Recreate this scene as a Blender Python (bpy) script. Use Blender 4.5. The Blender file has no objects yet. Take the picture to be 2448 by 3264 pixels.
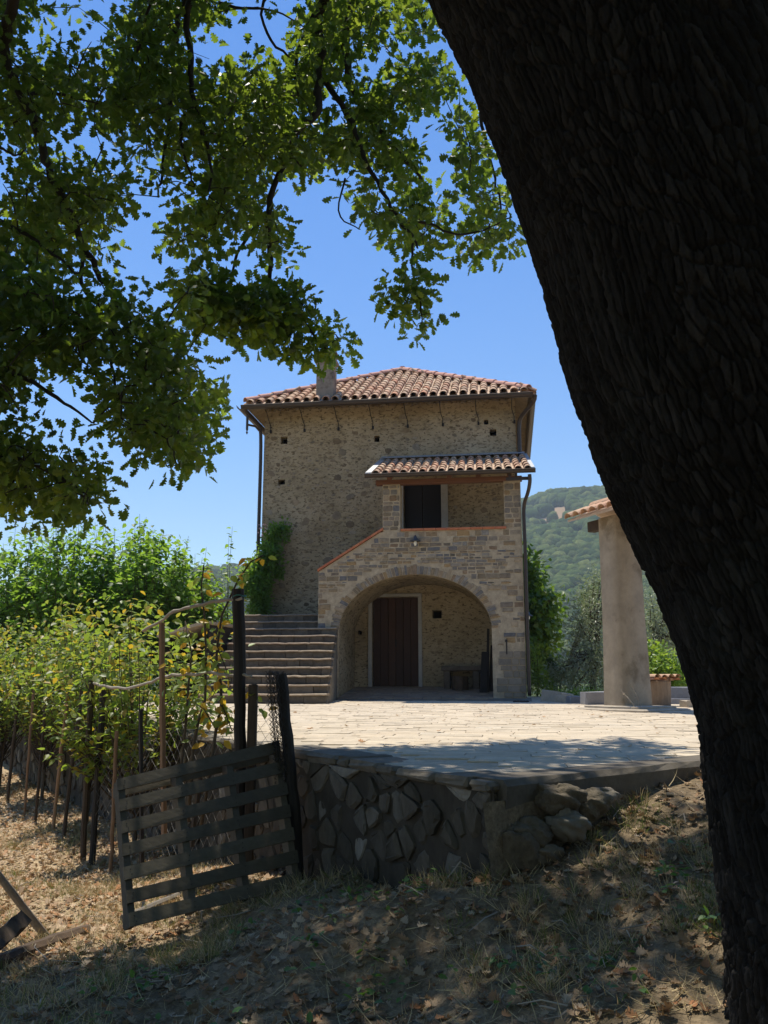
import bpy, math, random
import numpy as np
from mathutils import Vector, Matrix
RA = math.radians
random.seed(7)
rng = np.random.default_rng(11)
SC = bpy.context.scene
COL = SC.collection

# ------------------------------------------------------------------ camera, sky, sun, exposure
PITCH, EYE, FOC = 11.25, 1.7, 2790.0
cd = bpy.data.cameras.new('camera')
cam = bpy.data.objects.new('camera', cd)
COL.objects.link(cam)
cam.location = (0, 0, EYE)
cam.rotation_euler = (RA(90 + PITCH), 0, 0)
cd.sensor_fit = 'VERTICAL'
cd.sensor_height = 36
cd.lens = 36 * FOC / 3264
cd.clip_start, cd.clip_end = 0.05, 6000
SC.camera = cam

LIGHT = Vector((0.74, -1.47, -4.9)).normalized()
w = bpy.data.worlds.new('World')
SC.world = w
w.use_nodes = True
nt = w.node_tree
nt.nodes.clear()
sk = nt.nodes.new('ShaderNodeTexSky')
sk.sky_type = 'NISHITA'
sk.sun_disc = False
sk.sun_elevation = math.asin(-LIGHT.z)
sk.sun_rotation = math.atan2(-LIGHT.x, -LIGHT.y)
sk.altitude = 300
sk.air_density = 1.3
sk.dust_density = 0.05
sk.ozone_density = 3.5
bg = nt.nodes.new('ShaderNodeBackground')
bg.inputs['Strength'].default_value = 0.13
wo = nt.nodes.new('ShaderNodeOutputWorld')
hs = nt.nodes.new('ShaderNodeHueSaturation')
hs.inputs['Saturation'].default_value = 1.26
hs.inputs['Hue'].default_value = 0.508
nt.links.new(sk.outputs[0], hs.inputs['Color'])
nt.links.new(hs.outputs[0], bg.inputs[0])
nt.links.new(bg.outputs[0], wo.inputs[0])
sd = bpy.data.lights.new('sun', 'SUN')
sd.energy = 5.0
sd.angle = RA(0.53)
sd.color = (1.0, 0.93, 0.81)
so = bpy.data.objects.new('sun', sd)
COL.objects.link(so)
so.location = (-10, 20, 60)
so.rotation_euler = LIGHT.to_track_quat('-Z', 'Y').to_euler()
SC.view_settings.view_transform = 'Standard'
SC.view_settings.look = 'None'
SC.view_settings.exposure = 0.35
SC.view_settings.gamma = 1
SC.view_settings.use_curve_mapping = False
SC.render.engine = 'CYCLES'
SC.cycles.max_bounces = 6
SC.cycles.transparent_max_bounces = 4

# ------------------------------------------------------------------ survey helpers (photo measurements -> world metres)
CP, SP = math.cos(RA(PITCH)), math.sin(RA(PITCH))


def ray(px, py):
    a, b = (px - 1224) / FOC, (1632 - py) / FOC
    return np.array([a, CP - b * SP, SP + b * CP])


def at(px, py, Y):
    d = ray(px, py)
    return np.array([0, 0, EYE]) + d * (Y / d[1])


def on_plane(px, py, p, n):
    d = ray(px, py)
    o = np.array([0, 0, EYE])
    return o + d * (np.dot(np.array(p) - o, n) / np.dot(d, n))


# ------------------------------------------------------------------ object helpers
def empty(name, loc, rz=0, label=None, cat=None, group=None):
    o = bpy.data.objects.new(name, None)
    COL.objects.link(o)
    o.location = loc
    o.rotation_euler = (0, 0, rz)
    o.empty_display_size = 0.1
    if label:
        tag(o, label, cat, group)
    return o


def tag(o, label=None, cat=None, group=None, kind=None):
    if label:
        o['label'] = label
    if cat:
        o['category'] = cat
    if group:
        o['group'] = group
    if kind:
        o['kind'] = kind
    return o


def link(name, me, mat=None, parent=None, loc=None, rot=None, scale=None):
    o = bpy.data.objects.new(name, me)
    COL.objects.link(o)
    if mat is not None and not me.materials:
        me.materials.append(mat)
    if parent is not None:
        o.parent = parent
    if loc is not None:
        o.location = loc
    if rot is not None:
        o.rotation_euler = rot
    if scale is not None:
        o.scale = scale
    return o


class MB:
    """collects polygons for ONE mesh"""

    def __init__(s):
        s.v, s.f, s.r = [], [], []

    def add(s, vs, fs, rnd=0.0):
        b = len(s.v)
        s.v += [tuple(p) for p in vs]
        s.f += [tuple(i + b for i in f) for f in fs]
        s.r += [rnd] * len(vs)
        return s

    def box(s, a, b, rnd=0.0, ch=0.0):
        x0, y0, z0 = a
        x1, y1, z1 = b
        if ch <= 0:
            vs = [(x, y, z) for z in (z0, z1) for y in (y0, y1) for x in (x0, x1)]
            return s.add(vs, [(0, 2, 3, 1), (4, 5, 7, 6), (0, 1, 5, 4), (2, 6, 7, 3), (0, 4, 6, 2), (1, 3, 7, 5)], rnd)
        vs, fs = chamfer_box(a, b, ch)
        return s.add(vs, fs, rnd)

    def tube(s, pts, rad, n=8, rnd=0.0, cap=True):
        P = [np.array(p, float) for p in pts]
        R = [rad] * len(P) if np.isscalar(rad) else rad
        vs, fs = [], []
        up = None
        for i, p in enumerate(P):
            t = P[min(i + 1, len(P) - 1)] - P[max(i - 1, 0)]
            t = t / (np.linalg.norm(t) + 1e-9)
            if up is None:
                up = np.array([0, 0, 1.0]) if abs(t[2]) < 0.9 else np.array([1.0, 0, 0])
            a = np.cross(up, t)
            a /= np.linalg.norm(a) + 1e-9
            c = np.cross(t, a)
            up = c
            for k in range(n):
                th = 2 * math.pi * k / n
                vs.append(p + R[i] * (math.cos(th) * a + math.sin(th) * c))
        for i in range(len(P) - 1):
            for k in range(n):
                k2 = (k + 1) % n
                fs.append((i * n + k, i * n + k2, (i + 1) * n + k2, (i + 1) * n + k))
        if cap:
            fs.append(tuple(range(n - 1, -1, -1)))
            fs.append(tuple((len(P) - 1) * n + k for k in range(n)))
        return s.add(vs, fs, rnd)

    def prism(s, poly, y0, y1, inset=0.0, ch=0.0, rnd=0.0, F=None):
        """poly = list of (x,z); extruded from y0 (back) to y1 (front, smaller y); the front is inset"""
        vs, fs = stone_prism(poly, y0, y1, inset, ch)
        if F:
            vs = [F(*p) for p in vs]
        return s.add(vs, fs, rnd)

    def mesh(s, name, smooth=False):
        me = bpy.data.meshes.new(name)
        me.from_pydata([tuple(map(float, p)) for p in s.v], [], s.f)
        a = me.attributes.new('rnd', 'FLOAT', 'POINT')
        a.data.foreach_set('value', np.array(s.r, dtype=np.float32))
        if smooth:
            me.polygons.foreach_set('use_smooth', np.ones(len(me.polygons), dtype=bool))
        me.update()
        return me

    def build(s, name, mat, parent=None, smooth=False, loc=None):
        return link(name, s.mesh(name, smooth), mat, parent, loc)


def chamfer_box(a, b, c):
    x0, y0, z0 = a
    x1, y1, z1 = b
    c = min(c, (x1 - x0) / 3, (y1 - y0) / 3, (z1 - z0) / 3)
    vs, idx = [], {}
    for ix in (0, 1):
        for iy in (0, 1):
            for iz in (0, 1):
                for ax in range(3):
                    p = [(x0, x1)[ix], (y0, y1)[iy], (z0, z1)[iz]]
                    sg = [(1, -1)[ix], (1, -1)[iy], (1, -1)[iz]]
                    for k in range(3):
                        if k != ax:
                            p[k] += sg[k] * c
                    idx[ix, iy, iz, ax] = len(vs)
                    vs.append(tuple(p))
    fs = []
    for ax in range(3):
        o1, o2 = [k for k in range(3) if k != ax]
        for s_ in (0, 1):
            q = []
            for (i, j) in ((0, 0), (1, 0), (1, 1), (0, 1)):
                key = [0, 0, 0]
                key[ax], key[o1], key[o2] = s_, i, j
                q.append(idx[key[0], key[1], key[2], ax])
            fs.append(tuple(q))
    for ax in range(3):
        o1, o2 = [k for k in range(3) if k != ax]
        for i in (0, 1):
            for j in (0, 1):
                k0, k1 = [0, 0, 0], [0, 0, 0]
                k0[o1] = k1[o1] = i
                k0[o2] = k1[o2] = j
                k1[ax] = 1
                fs.append((idx[k0[0], k0[1], k0[2], o1], idx[k1[0], k1[1], k1[2], o1], idx[k1[0], k1[1], k1[2], o2], idx[k0[0], k0[1], k0[2], o2]))
    for ix in (0, 1):
        for iy in (0, 1):
            for iz in (0, 1):
                fs.append(tuple(idx[ix, iy, iz, ax] for ax in range(3)))
    return vs, fs


def stone_prism(poly, y0, y1, inset, ch):
    n = len(poly)
    cx = sum(p[0] for p in poly) / n
    cz = sum(p[1] for p in poly) / n
    rr = max(1e-3, min(math.hypot(p[0] - cx, p[1] - cz) for p in poly))
    k = max(0.3, 1 - inset / rr)
    vs = [(p[0], y0, p[1]) for p in poly] + [(p[0], y1 + ch * (1 if y0 > y1 else -1), p[1]) for p in poly] + \
         [(cx + (p[0] - cx) * k, y1, cz + (p[1] - cz) * k) for p in poly]
    fs = []
    for i in range(n):
        j = (i + 1) % n
        fs += [(i, j, n + j, n + i), (n + i, n + j, 2 * n + j, 2 * n + i)]
    fs.append(tuple(2 * n + i for i in range(n)))
    return vs, fs


def np_mesh(name, V, loops, starts, rnd=None, smooth=False):
    me = bpy.data.meshes.new(name)
    V = np.ascontiguousarray(V, dtype=np.float32)
    me.vertices.add(len(V))
    me.vertices.foreach_set('co', V.ravel())
    me.loops.add(len(loops))
    me.loops.foreach_set('vertex_index', np.ascontiguousarray(loops, dtype=np.int32))
    me.polygons.add(len(starts))
    me.polygons.foreach_set('loop_start', np.ascontiguousarray(starts, dtype=np.int32))
    if rnd is not None:
        a = me.attributes.new('rnd', 'FLOAT', 'POINT')
        a.data.foreach_set('value', np.ascontiguousarray(rnd, dtype=np.float32))
    if smooth:
        me.polygons.foreach_set('use_smooth', np.ones(len(starts), dtype=bool))
    me.update(calc_edges=True)
    me.validate()
    return me


def frames(axis, normal):
    """orthonormal frames (n,3,3): columns = side, axis, normal"""
    y = axis / (np.linalg.norm(axis, axis=1, keepdims=True) + 1e-9)
    x = np.cross(y, normal)
    x /= np.linalg.norm(x, axis=1, keepdims=True) + 1e-9
    z = np.cross(x, y)
    return np.stack([x, y, z], axis=2)


def batch(name, tv, tf, pos, R, scale, rnd=None):
    """many copies of a small template joined in one mesh"""
    tv = np.asarray(tv, float)
    N, K = len(pos), len(tv)
    V = np.einsum('nij,kj->nki', R, tv) * np.asarray(scale).reshape(-1, 1, 1) + np.asarray(pos)[:, None, :]
    tl = np.concatenate([np.array(f) for f in tf])
    tn = np.array([len(f) for f in tf])
    loops = (tl[None, :] + (np.arange(N) * K)[:, None]).ravel()
    ts = np.concatenate([[0], np.cumsum(tn)[:-1]])
    starts = (ts[None, :] + (np.arange(N) * len(tl))[:, None]).ravel()
    if rnd is None:
        rnd = rng.random(N)
    return np_mesh(name, V.reshape(-1, 3), loops, starts, np.repeat(rnd, K))


def grid_mesh(name, X, smooth=True, rnd=None):
    """X = (rows, cols, 3)"""
    r, c = X.shape[:2]
    i = np.arange(r * c).reshape(r, c)
    q = np.stack([i[:-1, :-1], i[:-1, 1:], i[1:, 1:], i[1:, :-1]], axis=-1).reshape(-1, 4)
    return np_mesh(name, X.reshape(-1, 3), q.ravel(), np.arange(len(q)) * 4, rnd, smooth)


# value noise -------------------------------------------------------
def hash2(ix, iy, s=0):
    h = (ix.astype(np.int64) * 374761393 + iy.astype(np.int64) * 668265263 + s * 1442695041) & 0x7fffffff
    h = ((h ^ (h >> 13)) * 1274126177) & 0x7fffffff
    h = h ^ (h >> 16)
    return (h & 0xffff) / 65535.0


def vnoise(x, y, s=0):
    x, y = np.asarray(x, float), np.asarray(y, float)
    ix, iy = np.floor(x), np.floor(y)
    fx, fy = x - ix, y - iy
    fx, fy = fx * fx * (3 - 2 * fx), fy * fy * (3 - 2 * fy)
    a, b = hash2(ix, iy, s), hash2(ix + 1, iy, s)
    c, d = hash2(ix, iy + 1, s), hash2(ix + 1, iy + 1, s)
    return (a * (1 - fx) + b * fx) * (1 - fy) + (c * (1 - fx) + d * fx) * fy


def fbm(x, y, o=4, s=0):
    v, a, t = 0, 1.0, 0
    for k in range(o):
        v = v + a * vnoise(np.asarray(x) * 2 ** k + 17 * k, np.asarray(y) * 2 ** k + 5 * k, s + k)
        t += a
        a *= 0.5
    return v / t


def worley(x, y, s=0):
    """F1, F2 and the id of the nearest cell"""
    ix, iy = np.floor(x), np.floor(y)
    f1 = np.full(x.shape, 9.0)
    f2 = np.full(x.shape, 9.0)
    cid = np.zeros(x.shape)
    for dx in (-1, 0, 1):
        for dy in (-1, 0, 1):
            cx, cy = ix + dx, iy + dy
            px = cx + 0.12 + 0.76 * hash2(cx, cy, s)
            py = cy + 0.12 + 0.76 * hash2(cx, cy, s + 1)
            d = np.hypot(x - px, y - py)
            m = d < f1
            f2 = np.where(m, f1, np.minimum(f2, d))
            cid = np.where(m, hash2(cx, cy, s + 2), cid)
            f1 = np.where(m, d, f1)
    return f1, f2, cid


def voronoi(P, x0, x1, z0, z1, k=18):
    out = []
    P = np.asarray(P, float)
    for i, p in enumerate(P):
        poly = [(x0, z0), (x1, z0), (x1, z1), (x0, z1)]
        d = np.hypot(P[:, 0] - p[0], P[:, 1] - p[1])
        for j in np.argsort(d)[1:k + 1]:
            q = P[j]
            nx, nz = q - p
            c = (nx * (q[0] + p[0]) + nz * (q[1] + p[1])) / 2
            new = []
            for a, b in zip(poly, poly[1:] + poly[:1]):
                da, db = nx * a[0] + nz * a[1] - c, nx * b[0] + nz * b[1] - c
                if da <= 0:
                    new.append(a)
                if da * db < 0:
                    t = da / (da - db)
                    new.append((a[0] + t * (b[0] - a[0]), a[1] + t * (b[1] - a[1])))
            poly = new
            if len(poly) < 3:
                break
        out.append(poly)
    return out


def inset_poly(poly, d):
    n = len(poly)
    cx = sum(p[0] for p in poly) / n
    cz = sum(p[1] for p in poly) / n
    o = []
    for p in poly:
        L = math.hypot(p[0] - cx, p[1] - cz)
        k = max(0.25, 1 - d * 1.25 / max(L, 1e-4))
        o.append((cx + (p[0] - cx) * k, cz + (p[1] - cz) * k))
    return o


def area(poly):
    return abs(sum(a[0] * b[1] - b[0] * a[1] for a, b in zip(poly, poly[1:] + poly[:1]))) / 2


def round_poly(poly, cut=0.25, jit=0.0):
    o = []
    for a, b in zip(poly, poly[1:] + poly[:1]):
        for t in (cut, 1 - cut):
            o.append((a[0] + (b[0] - a[0]) * t + random.uniform(-jit, jit), a[1] + (b[1] - a[1]) * t + random.uniform(-jit, jit)))
    return o


def in_poly(x, y, poly):
    x, y = np.asarray(x, float), np.asarray(y, float)
    r = np.zeros(x.shape, bool)
    for (ax, ay), (bx, by) in zip(poly, poly[1:] + poly[:1]):
        c = ((ay > y) != (by > y)) & (x < (bx - ax) * (y - ay) / ((by - ay) if by != ay else 1e-9) + ax)
        r ^= c
    return r


# ------------------------------------------------------------------ materials
class NT:
    def __init__(s, name):
        s.m = bpy.data.materials.new(name)
        s.m.use_nodes = True
        s.t = s.m.node_tree
        s.t.nodes.clear()
        s.out = s.n('ShaderNodeOutputMaterial')

    def n(s, k, **kw):
        nd = s.t.nodes.new(k)
        for a, b in kw.items():
            setattr(nd, a, b)
        return nd

    def l(s, a, b):
        s.t.links.new(a, b)

    def val(s, sock, v):
        if hasattr(v, 'is_output') or isinstance(v, bpy.types.NodeSocket):
            s.l(v, sock)
        else:
            sock.default_value = v

    def math(s, op, a, b=0.0, clamp=False):
        nd = s.n('ShaderNodeMath', operation=op, use_clamp=clamp)
        s.val(nd.inputs[0], a)
        s.val(nd.inputs[1], b)
        return nd.outputs[0]

    def mix(s, f, a, b, mode='MIX'):
        nd = s.n('ShaderNodeMix', data_type='RGBA', blend_type=mode)
        s.val(nd.inputs[0], f)
        s.val(nd.inputs[6], a if not isinstance(a, tuple) else (*a, 1)[:4])
        s.val(nd.inputs[7], b if not isinstance(b, tuple) else (*b, 1)[:4])
        return nd.outputs[2]

    def ramp(s, f, stops, interp='LINEAR'):
        nd = s.n('ShaderNodeValToRGB')
        cr = nd.color_ramp
        cr.interpolation = interp
        while len(cr.elements) > len(stops) and len(cr.elements) > 1:
            cr.elements.remove(cr.elements[-1])
        while len(cr.elements) < len(stops):
            cr.elements.new(0.5)
        for e, (p, c) in zip(cr.elements, stops):
            e.position = p
            e.color = (*c, 1) if len(c) == 3 else c
        s.val(nd.inputs[0], f)
        return nd.outputs[0]

    def rnd(s):
        a = s.n('ShaderNodeAttribute', attribute_name='rnd').outputs['Fac']
        b = s.n('ShaderNodeObjectInfo').outputs['Random']
        return s.math('FRACT', s.math('ADD', a, b))

    def coords(s, scale=(1, 1, 1), off=None):
        tc = s.n('ShaderNodeTexCoord').outputs['Object']
        mp = s.n('ShaderNodeMapping')
        mp.inputs['Scale'].default_value = scale
        s.l(tc, mp.inputs[0])
        if off is not None:
            cx = s.n('ShaderNodeCombineXYZ')
            o = s.math('MULTIPLY', off, 57.0)
            for k in range(3):
                s.l(o, cx.inputs[k])
            s.l(cx.outputs[0], mp.inputs['Location'])
        return mp.outputs[0]

    def noise(s, vec, scale, detail=4, rough=0.6):
        nd = s.n('ShaderNodeTexNoise')
        nd.inputs['Scale'].default_value = scale
        nd.inputs['Detail'].default_value = detail
        nd.inputs['Roughness'].default_value = rough
        s.l(vec, nd.inputs['Vector'])
        return nd.outputs[0]

    def bump(s, h, strength=0.5, dist=0.01, normal=None):
        nd = s.n('ShaderNodeBump')
        nd.inputs['Strength'].default_value = strength
        nd.inputs['Distance'].default_value = dist
        s.l(h, nd.inputs['Height'])
        if normal is not None:
            s.l(normal, nd.inputs['Normal'])
        return nd.outputs[0]

    def finish(s, col, rough=0.85, normal=None, metal=0.0, spec=0.3):
        p = s.n('ShaderNodeBsdfPrincipled')
        s.val(p.inputs['Base Color'], col if not isinstance(col, tuple) else (*col, 1)[:4])
        s.val(p.inputs['Roughness'], rough)
        p.inputs['Metallic'].default_value = metal
        p.inputs['Specular IOR Level'].default_value = spec
        if normal is not None:
            s.l(normal, p.inputs['Normal'])
        s.l(p.outputs[0], s.out.inputs[0])
        return s.m


def pal(cols):
    n = len(cols)
    return [(i / max(1, n - 1), c) for i, c in enumerate(cols)]


def stone_mat(name, cols, scale=6, var=0.5, bump=0.5, bd=0.01, stretch=(1, 1, 1), rough=0.9, stain=None, spec=0.25):
    m = NT(name)
    r = m.rnd()
    c = m.coords(stretch, r)
    base = m.ramp(r, pal(cols))
    n1 = m.noise(c, scale, 6, 0.65)
    n2 = m.noise(c, scale * 5, 4, 0.6)
    sh = m.math('ADD', m.math('MULTIPLY', n1, 0.7), m.math('MULTIPLY', n2, 0.3))
    k = m.ramp(sh, [(0.28, (1 - var,) * 3), (0.72, (1 + var * 0.55,) * 3)])
    col = m.mix(1.0, base, k, 'MULTIPLY')
    if stain:
        n3 = m.noise(m.coords((1, 1, 1), r), stain[1], 5, 0.6)
        f = m.ramp(n3, [(stain[2], (0, 0, 0)), (stain[2] + 0.12, (1, 1, 1))])
        col = m.mix(f, col, stain[0])
    nb = m.bump(sh, bump, bd)
    return m.finish(col, rough, nb, spec=spec)


def leaf_mat(name, cols, trans, tw=0.45, gloss=0.06, rough=0.45):
    m = NT(name)
    r = m.rnd()
    col = m.ramp(r, pal(cols))
    tcol = m.ramp(r, pal(trans))
    d = m.n('ShaderNodeBsdfPrincipled')
    m.l(col, d.inputs['Base Color'])
    d.inputs['Roughness'].default_value = rough
    d.inputs['Specular IOR Level'].default_value = gloss * 6
    t = m.n('ShaderNodeBsdfTranslucent')
    m.l(tcol, t.inputs[0])
    x = m.n('ShaderNodeMixShader')
    x.inputs[0].default_value = tw
    m.l(d.outputs[0], x.inputs[1])
    m.l(t.outputs[0], x.inputs[2])
    m.l(x.outputs[0], m.out.inputs[0])
    return m.m


def wood_mat(name, c1, c2, rough=0.8, scale=(14, 14, 1.2), bump=0.4):
    m = NT(name)
    r = m.rnd()
    c = m.coords(scale, r)
    n1 = m.noise(c, 2.2, 6, 0.7)
    n2 = m.noise(m.coords((1, 1, 1), r), 3, 4, 0.6)
    f = m.math('ADD', m.math('MULTIPLY', n1, 0.75), m.math('MULTIPLY', n2, 0.25))
    col = m.ramp(f, [(0.3, c1), (0.7, c2)])
    v = m.ramp(r, [(0, (0.75,) * 3), (1, (1.15,) * 3)])
    col = m.mix(1.0, col, v, 'MULTIPLY')
    return m.finish(col, rough, m.bump(n1, bump, 0.006), spec=0.25)


M = {}
M['plaster'] = None


def facade_mat():
    m = NT('rubble_plaster')
    c = m.coords()
    cs = m.coords((1, 1, 1.9))
    n1 = m.noise(c, 0.55, 4, 0.6)
    n2 = m.noise(cs, 4.5, 6, 0.7)
    n3 = m.noise(cs, 10, 5, 0.7)
    n4 = m.noise(c, 60, 3, 0.6)
    base = m.ramp(n1, [(0.30, (0.245, 0.187, 0.105)), (0.5, (0.36, 0.285, 0.172)), (0.72, (0.47, 0.385, 0.252))])
    base = m.mix(m.ramp(n2, [(0.35, (0.6,) * 3), (0.5, (0.0,) * 3)]), base, (0.125, 0.09, 0.05))
    base = m.mix(m.ramp(n2, [(0.60, (0,) * 3), (0.68, (0.7,) * 3)]), base, (0.46, 0.39, 0.27))
    pit = m.ramp(n3, [(0.40, (1,) * 3), (0.45, (0,) * 3)])
    base = m.mix(m.math('MULTIPLY', pit, 0.85), base, (0.07, 0.05, 0.03))
    base = m.mix(1.0, base, m.ramp(n4, [(0.3, (0.82,) * 3), (0.7, (1.12,) * 3)]), 'MULTIPLY')
    h = m.math('ADD', m.math('ADD', m.math('MULTIPLY', n2, 0.6), m.math('MULTIPLY', n3, 0.5)), m.math('MULTIPLY', n4, 0.12))
    return m.finish(base, 0.95, m.bump(h, 0.9, 0.045), spec=0.15)


M['plaster'] = facade_mat()
M['mortar'] = stone_mat('lime_mortar', [(0.42, 0.345, 0.235)], 7, 0.45, 0.8, 0.02)
M['porch_stone'] = stone_mat('porch_stone', [(0.13, 0.115, 0.09), (0.28, 0.215, 0.13), (0.20, 0.19, 0.17), (0.34, 0.23, 0.11), (0.16, 0.15, 0.135), (0.40, 0.32, 0.21), (0.22, 0.15, 0.09), (0.30, 0.27, 0.22), (0.14, 0.14, 0.145), (0.36, 0.28, 0.18)], 9, 0.5, 0.8, 0.015)
M['facade_stone'] = stone_mat('facade_stone', [(0.14, 0.10, 0.058), (0.25, 0.185, 0.108), (0.20, 0.165, 0.115), (0.34, 0.26, 0.16), (0.15, 0.112, 0.07), (0.29, 0.25, 0.185), (0.22, 0.16, 0.095), (0.36, 0.30, 0.21)], 8, 0.5, 0.8, 0.015)
M['pier_block'] = stone_mat('pier_block', [(0.19, 0.165, 0.125), (0.25, 0.215, 0.165), (0.17, 0.155, 0.125), (0.22, 0.19, 0.14)], 10, 0.35, 0.6, 0.01)
M['step_stone'] = stone_mat('step_stone', [(0.27, 0.20, 0.14), (0.33, 0.25, 0.17), (0.24, 0.19, 0.14), (0.36, 0.28, 0.19), (0.29, 0.21, 0.15)], 8, 0.45, 0.7, 0.012)
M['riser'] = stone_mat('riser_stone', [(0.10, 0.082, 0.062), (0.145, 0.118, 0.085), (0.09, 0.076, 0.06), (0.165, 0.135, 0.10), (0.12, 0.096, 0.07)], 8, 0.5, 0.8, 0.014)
M['paving'] = stone_mat('paving_stone', [(0.50, 0.42, 0.31), (0.55, 0.465, 0.35), (0.48, 0.405, 0.305), (0.58, 0.49, 0.365), (0.52, 0.43, 0.315), (0.53, 0.46, 0.355)], 7, 0.28, 0.5, 0.008, rough=0.95, spec=0.05)
M['paving_joint'] = stone_mat('paving_joint', [(0.45, 0.38, 0.28)], 9, 0.4, 0.6, 0.01)
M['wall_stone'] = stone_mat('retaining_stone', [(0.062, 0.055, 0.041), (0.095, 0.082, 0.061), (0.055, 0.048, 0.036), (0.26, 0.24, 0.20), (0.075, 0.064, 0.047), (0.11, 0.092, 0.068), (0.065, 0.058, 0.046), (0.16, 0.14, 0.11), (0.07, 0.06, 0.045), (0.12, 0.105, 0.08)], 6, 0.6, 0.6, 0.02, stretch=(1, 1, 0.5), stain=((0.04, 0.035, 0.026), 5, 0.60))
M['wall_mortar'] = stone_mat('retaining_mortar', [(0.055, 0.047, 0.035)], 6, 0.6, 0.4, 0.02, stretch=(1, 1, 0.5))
M['coping'] = stone_mat('wall_coping', [(0.11, 0.096, 0.074), (0.17, 0.147, 0.112), (0.135, 0.115, 0.085)], 7, 0.5, 0.8, 0.015)
M['edge'] = stone_mat('slab_edge', [(0.13, 0.11, 0.082)], 6, 0.45, 0.8, 0.015)
M['concrete'] = stone_mat('old_concrete', [(0.33, 0.30, 0.25)], 5, 0.35, 0.6, 0.01)
M['column'] = stone_mat('roughcast_column', [(0.37, 0.305, 0.222)], 3.0, 0.3, 0.9, 0.012, stain=((0.19, 0.15, 0.10), 1.6, 0.53))
M['tile'] = stone_mat('terracotta_tile', [(0.54, 0.30, 0.19), (0.62, 0.42, 0.27), (0.48, 0.28, 0.18), (0.62, 0.46, 0.31), (0.58, 0.29, 0.17), (0.45, 0.31, 0.21), (0.60, 0.40, 0.26)], 9, 0.4, 0.4, 0.008, stain=((0.30, 0.24, 0.16), 9, 0.57))
M['ridge_tile'] = stone_mat('hip_tile', [(0.60, 0.32, 0.24), (0.64, 0.36, 0.27)], 9, 0.2, 0.3, 0.005)
M['tile_under'] = stone_mat('channel_tile', [(0.55, 0.40, 0.28), (0.60, 0.46, 0.33)], 9, 0.3, 0.3, 0.006)
M['brick'] = stone_mat('coping_brick', [(0.46, 0.16, 0.08), (0.50, 0.20, 0.10), (0.42, 0.14, 0.08)], 10, 0.3, 0.4, 0.006)
M['chimney'] = stone_mat('chimney_render', [(0.27, 0.225, 0.175)], 4, 0.3, 0.5, 0.01, stain=((0.11, 0.085, 0.07), 3.0, 0.52))
M['metal'] = NT('brown_gutter').finish((0.055, 0.042, 0.034), 0.45, metal=0.3, spec=0.4)
M['iron'] = NT('dark_iron').finish((0.03, 0.028, 0.027), 0.6, metal=0.6, spec=0.4)
M['zinc'] = NT('grey_flashing').finish((0.42, 0.43, 0.43), 0.5, metal=0.4, spec=0.4)
M['wire'] = NT('galvanised_wire').finish((0.15, 0.14, 0.125), 0.5, metal=0.5, spec=0.4)
M['wire_dark'] = NT('rusty_wire').finish((0.045, 0.04, 0.035), 0.7, metal=0.3, spec=0.3)
M['glass'] = NT('lamp_glass').finish((0.75, 0.72, 0.62), 0.25, spec=0.5)
M['door'] = wood_mat('dark_door_wood', (0.034, 0.017, 0.010), (0.085, 0.042, 0.025), 0.6)
M['door_up'] = NT('dark_shutter').finish((0.018, 0.017, 0.018), 0.7)
M['frame'] = stone_mat('pietra_serena_frame', [(0.38, 0.365, 0.33)], 6, 0.2, 0.3, 0.006)
M['void'] = NT('hole_shade').finish((0.02, 0.017, 0.014), 1.0, spec=0.0)  # near-black colour stands in for the shade deep inside the wall holes
M['beam'] = wood_mat('chestnut_beam', (0.10, 0.045, 0.024), (0.20, 0.095, 0.05), scale=(1.2, 14, 14))
M['post'] = wood_mat('weathered_post', (0.035, 0.026, 0.018), (0.10, 0.072, 0.048), bump=0.7)
M['post_dark'] = wood_mat('charred_post', (0.02, 0.017, 0.014), (0.05, 0.042, 0.034), bump=0.7)
M['timber'] = wood_mat('pale_timber', (0.20, 0.115, 0.06), (0.34, 0.21, 0.12))
M['cane'] = wood_mat('bleached_pole', (0.27, 0.23, 0.18), (0.42, 0.37, 0.30), scale=(3, 3, 3))
M['pallet'] = wood_mat('grey_green_pallet', (0.072, 0.062, 0.043), (0.125, 0.108, 0.076), scale=(1.5, 14, 14))
M['log'] = wood_mat('rotten_log', (0.04, 0.026, 0.016), (0.12, 0.08, 0.05), scale=(2, 9, 9), bump=0.9)
M['greypole'] = wood_mat('grey_pole', (0.13, 0.11, 0.09), (0.24, 0.21, 0.17), scale=(2, 9, 9))
M['stem'] = stone_mat('young_stem_bark', [(0.07, 0.05, 0.035), (0.10, 0.08, 0.055)], 20, 0.4, 0.6, 0.004)
M['twig'] = stone_mat('oak_twig_bark', [(0.035, 0.028, 0.022), (0.05, 0.04, 0.03)], 14, 0.4, 0.7, 0.01)
M['rock'] = stone_mat('lumpy_rock', [(0.13, 0.105, 0.07), (0.19, 0.16, 0.115)], 7, 0.55, 1.0, 0.03)
M['slab'] = stone_mat('kerb_block', [(0.40, 0.34, 0.26), (0.46, 0.40, 0.31)], 6, 0.35, 0.6, 0.01)
M['ledge'] = stone_mat('grey_block', [(0.23, 0.23, 0.24), (0.27, 0.265, 0.26)], 5, 0.3, 0.5, 0.01)
M['barrel'] = stone_mat('streaked_trough', [(0.26, 0.19, 0.13)], 3, 0.5, 0.8, 0.012, stretch=(6, 6, 0.8))
M['oak_leaf'] = leaf_mat('oak_leaf', [(0.026, 0.052, 0.014), (0.038, 0.068, 0.018), (0.034, 0.060, 0.020), (0.050, 0.080, 0.020)], [(0.21, 0.32, 0.025), (0.30, 0.42, 0.035), (0.23, 0.34, 0.025), (0.42, 0.52, 0.05)], 0.43)
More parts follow.
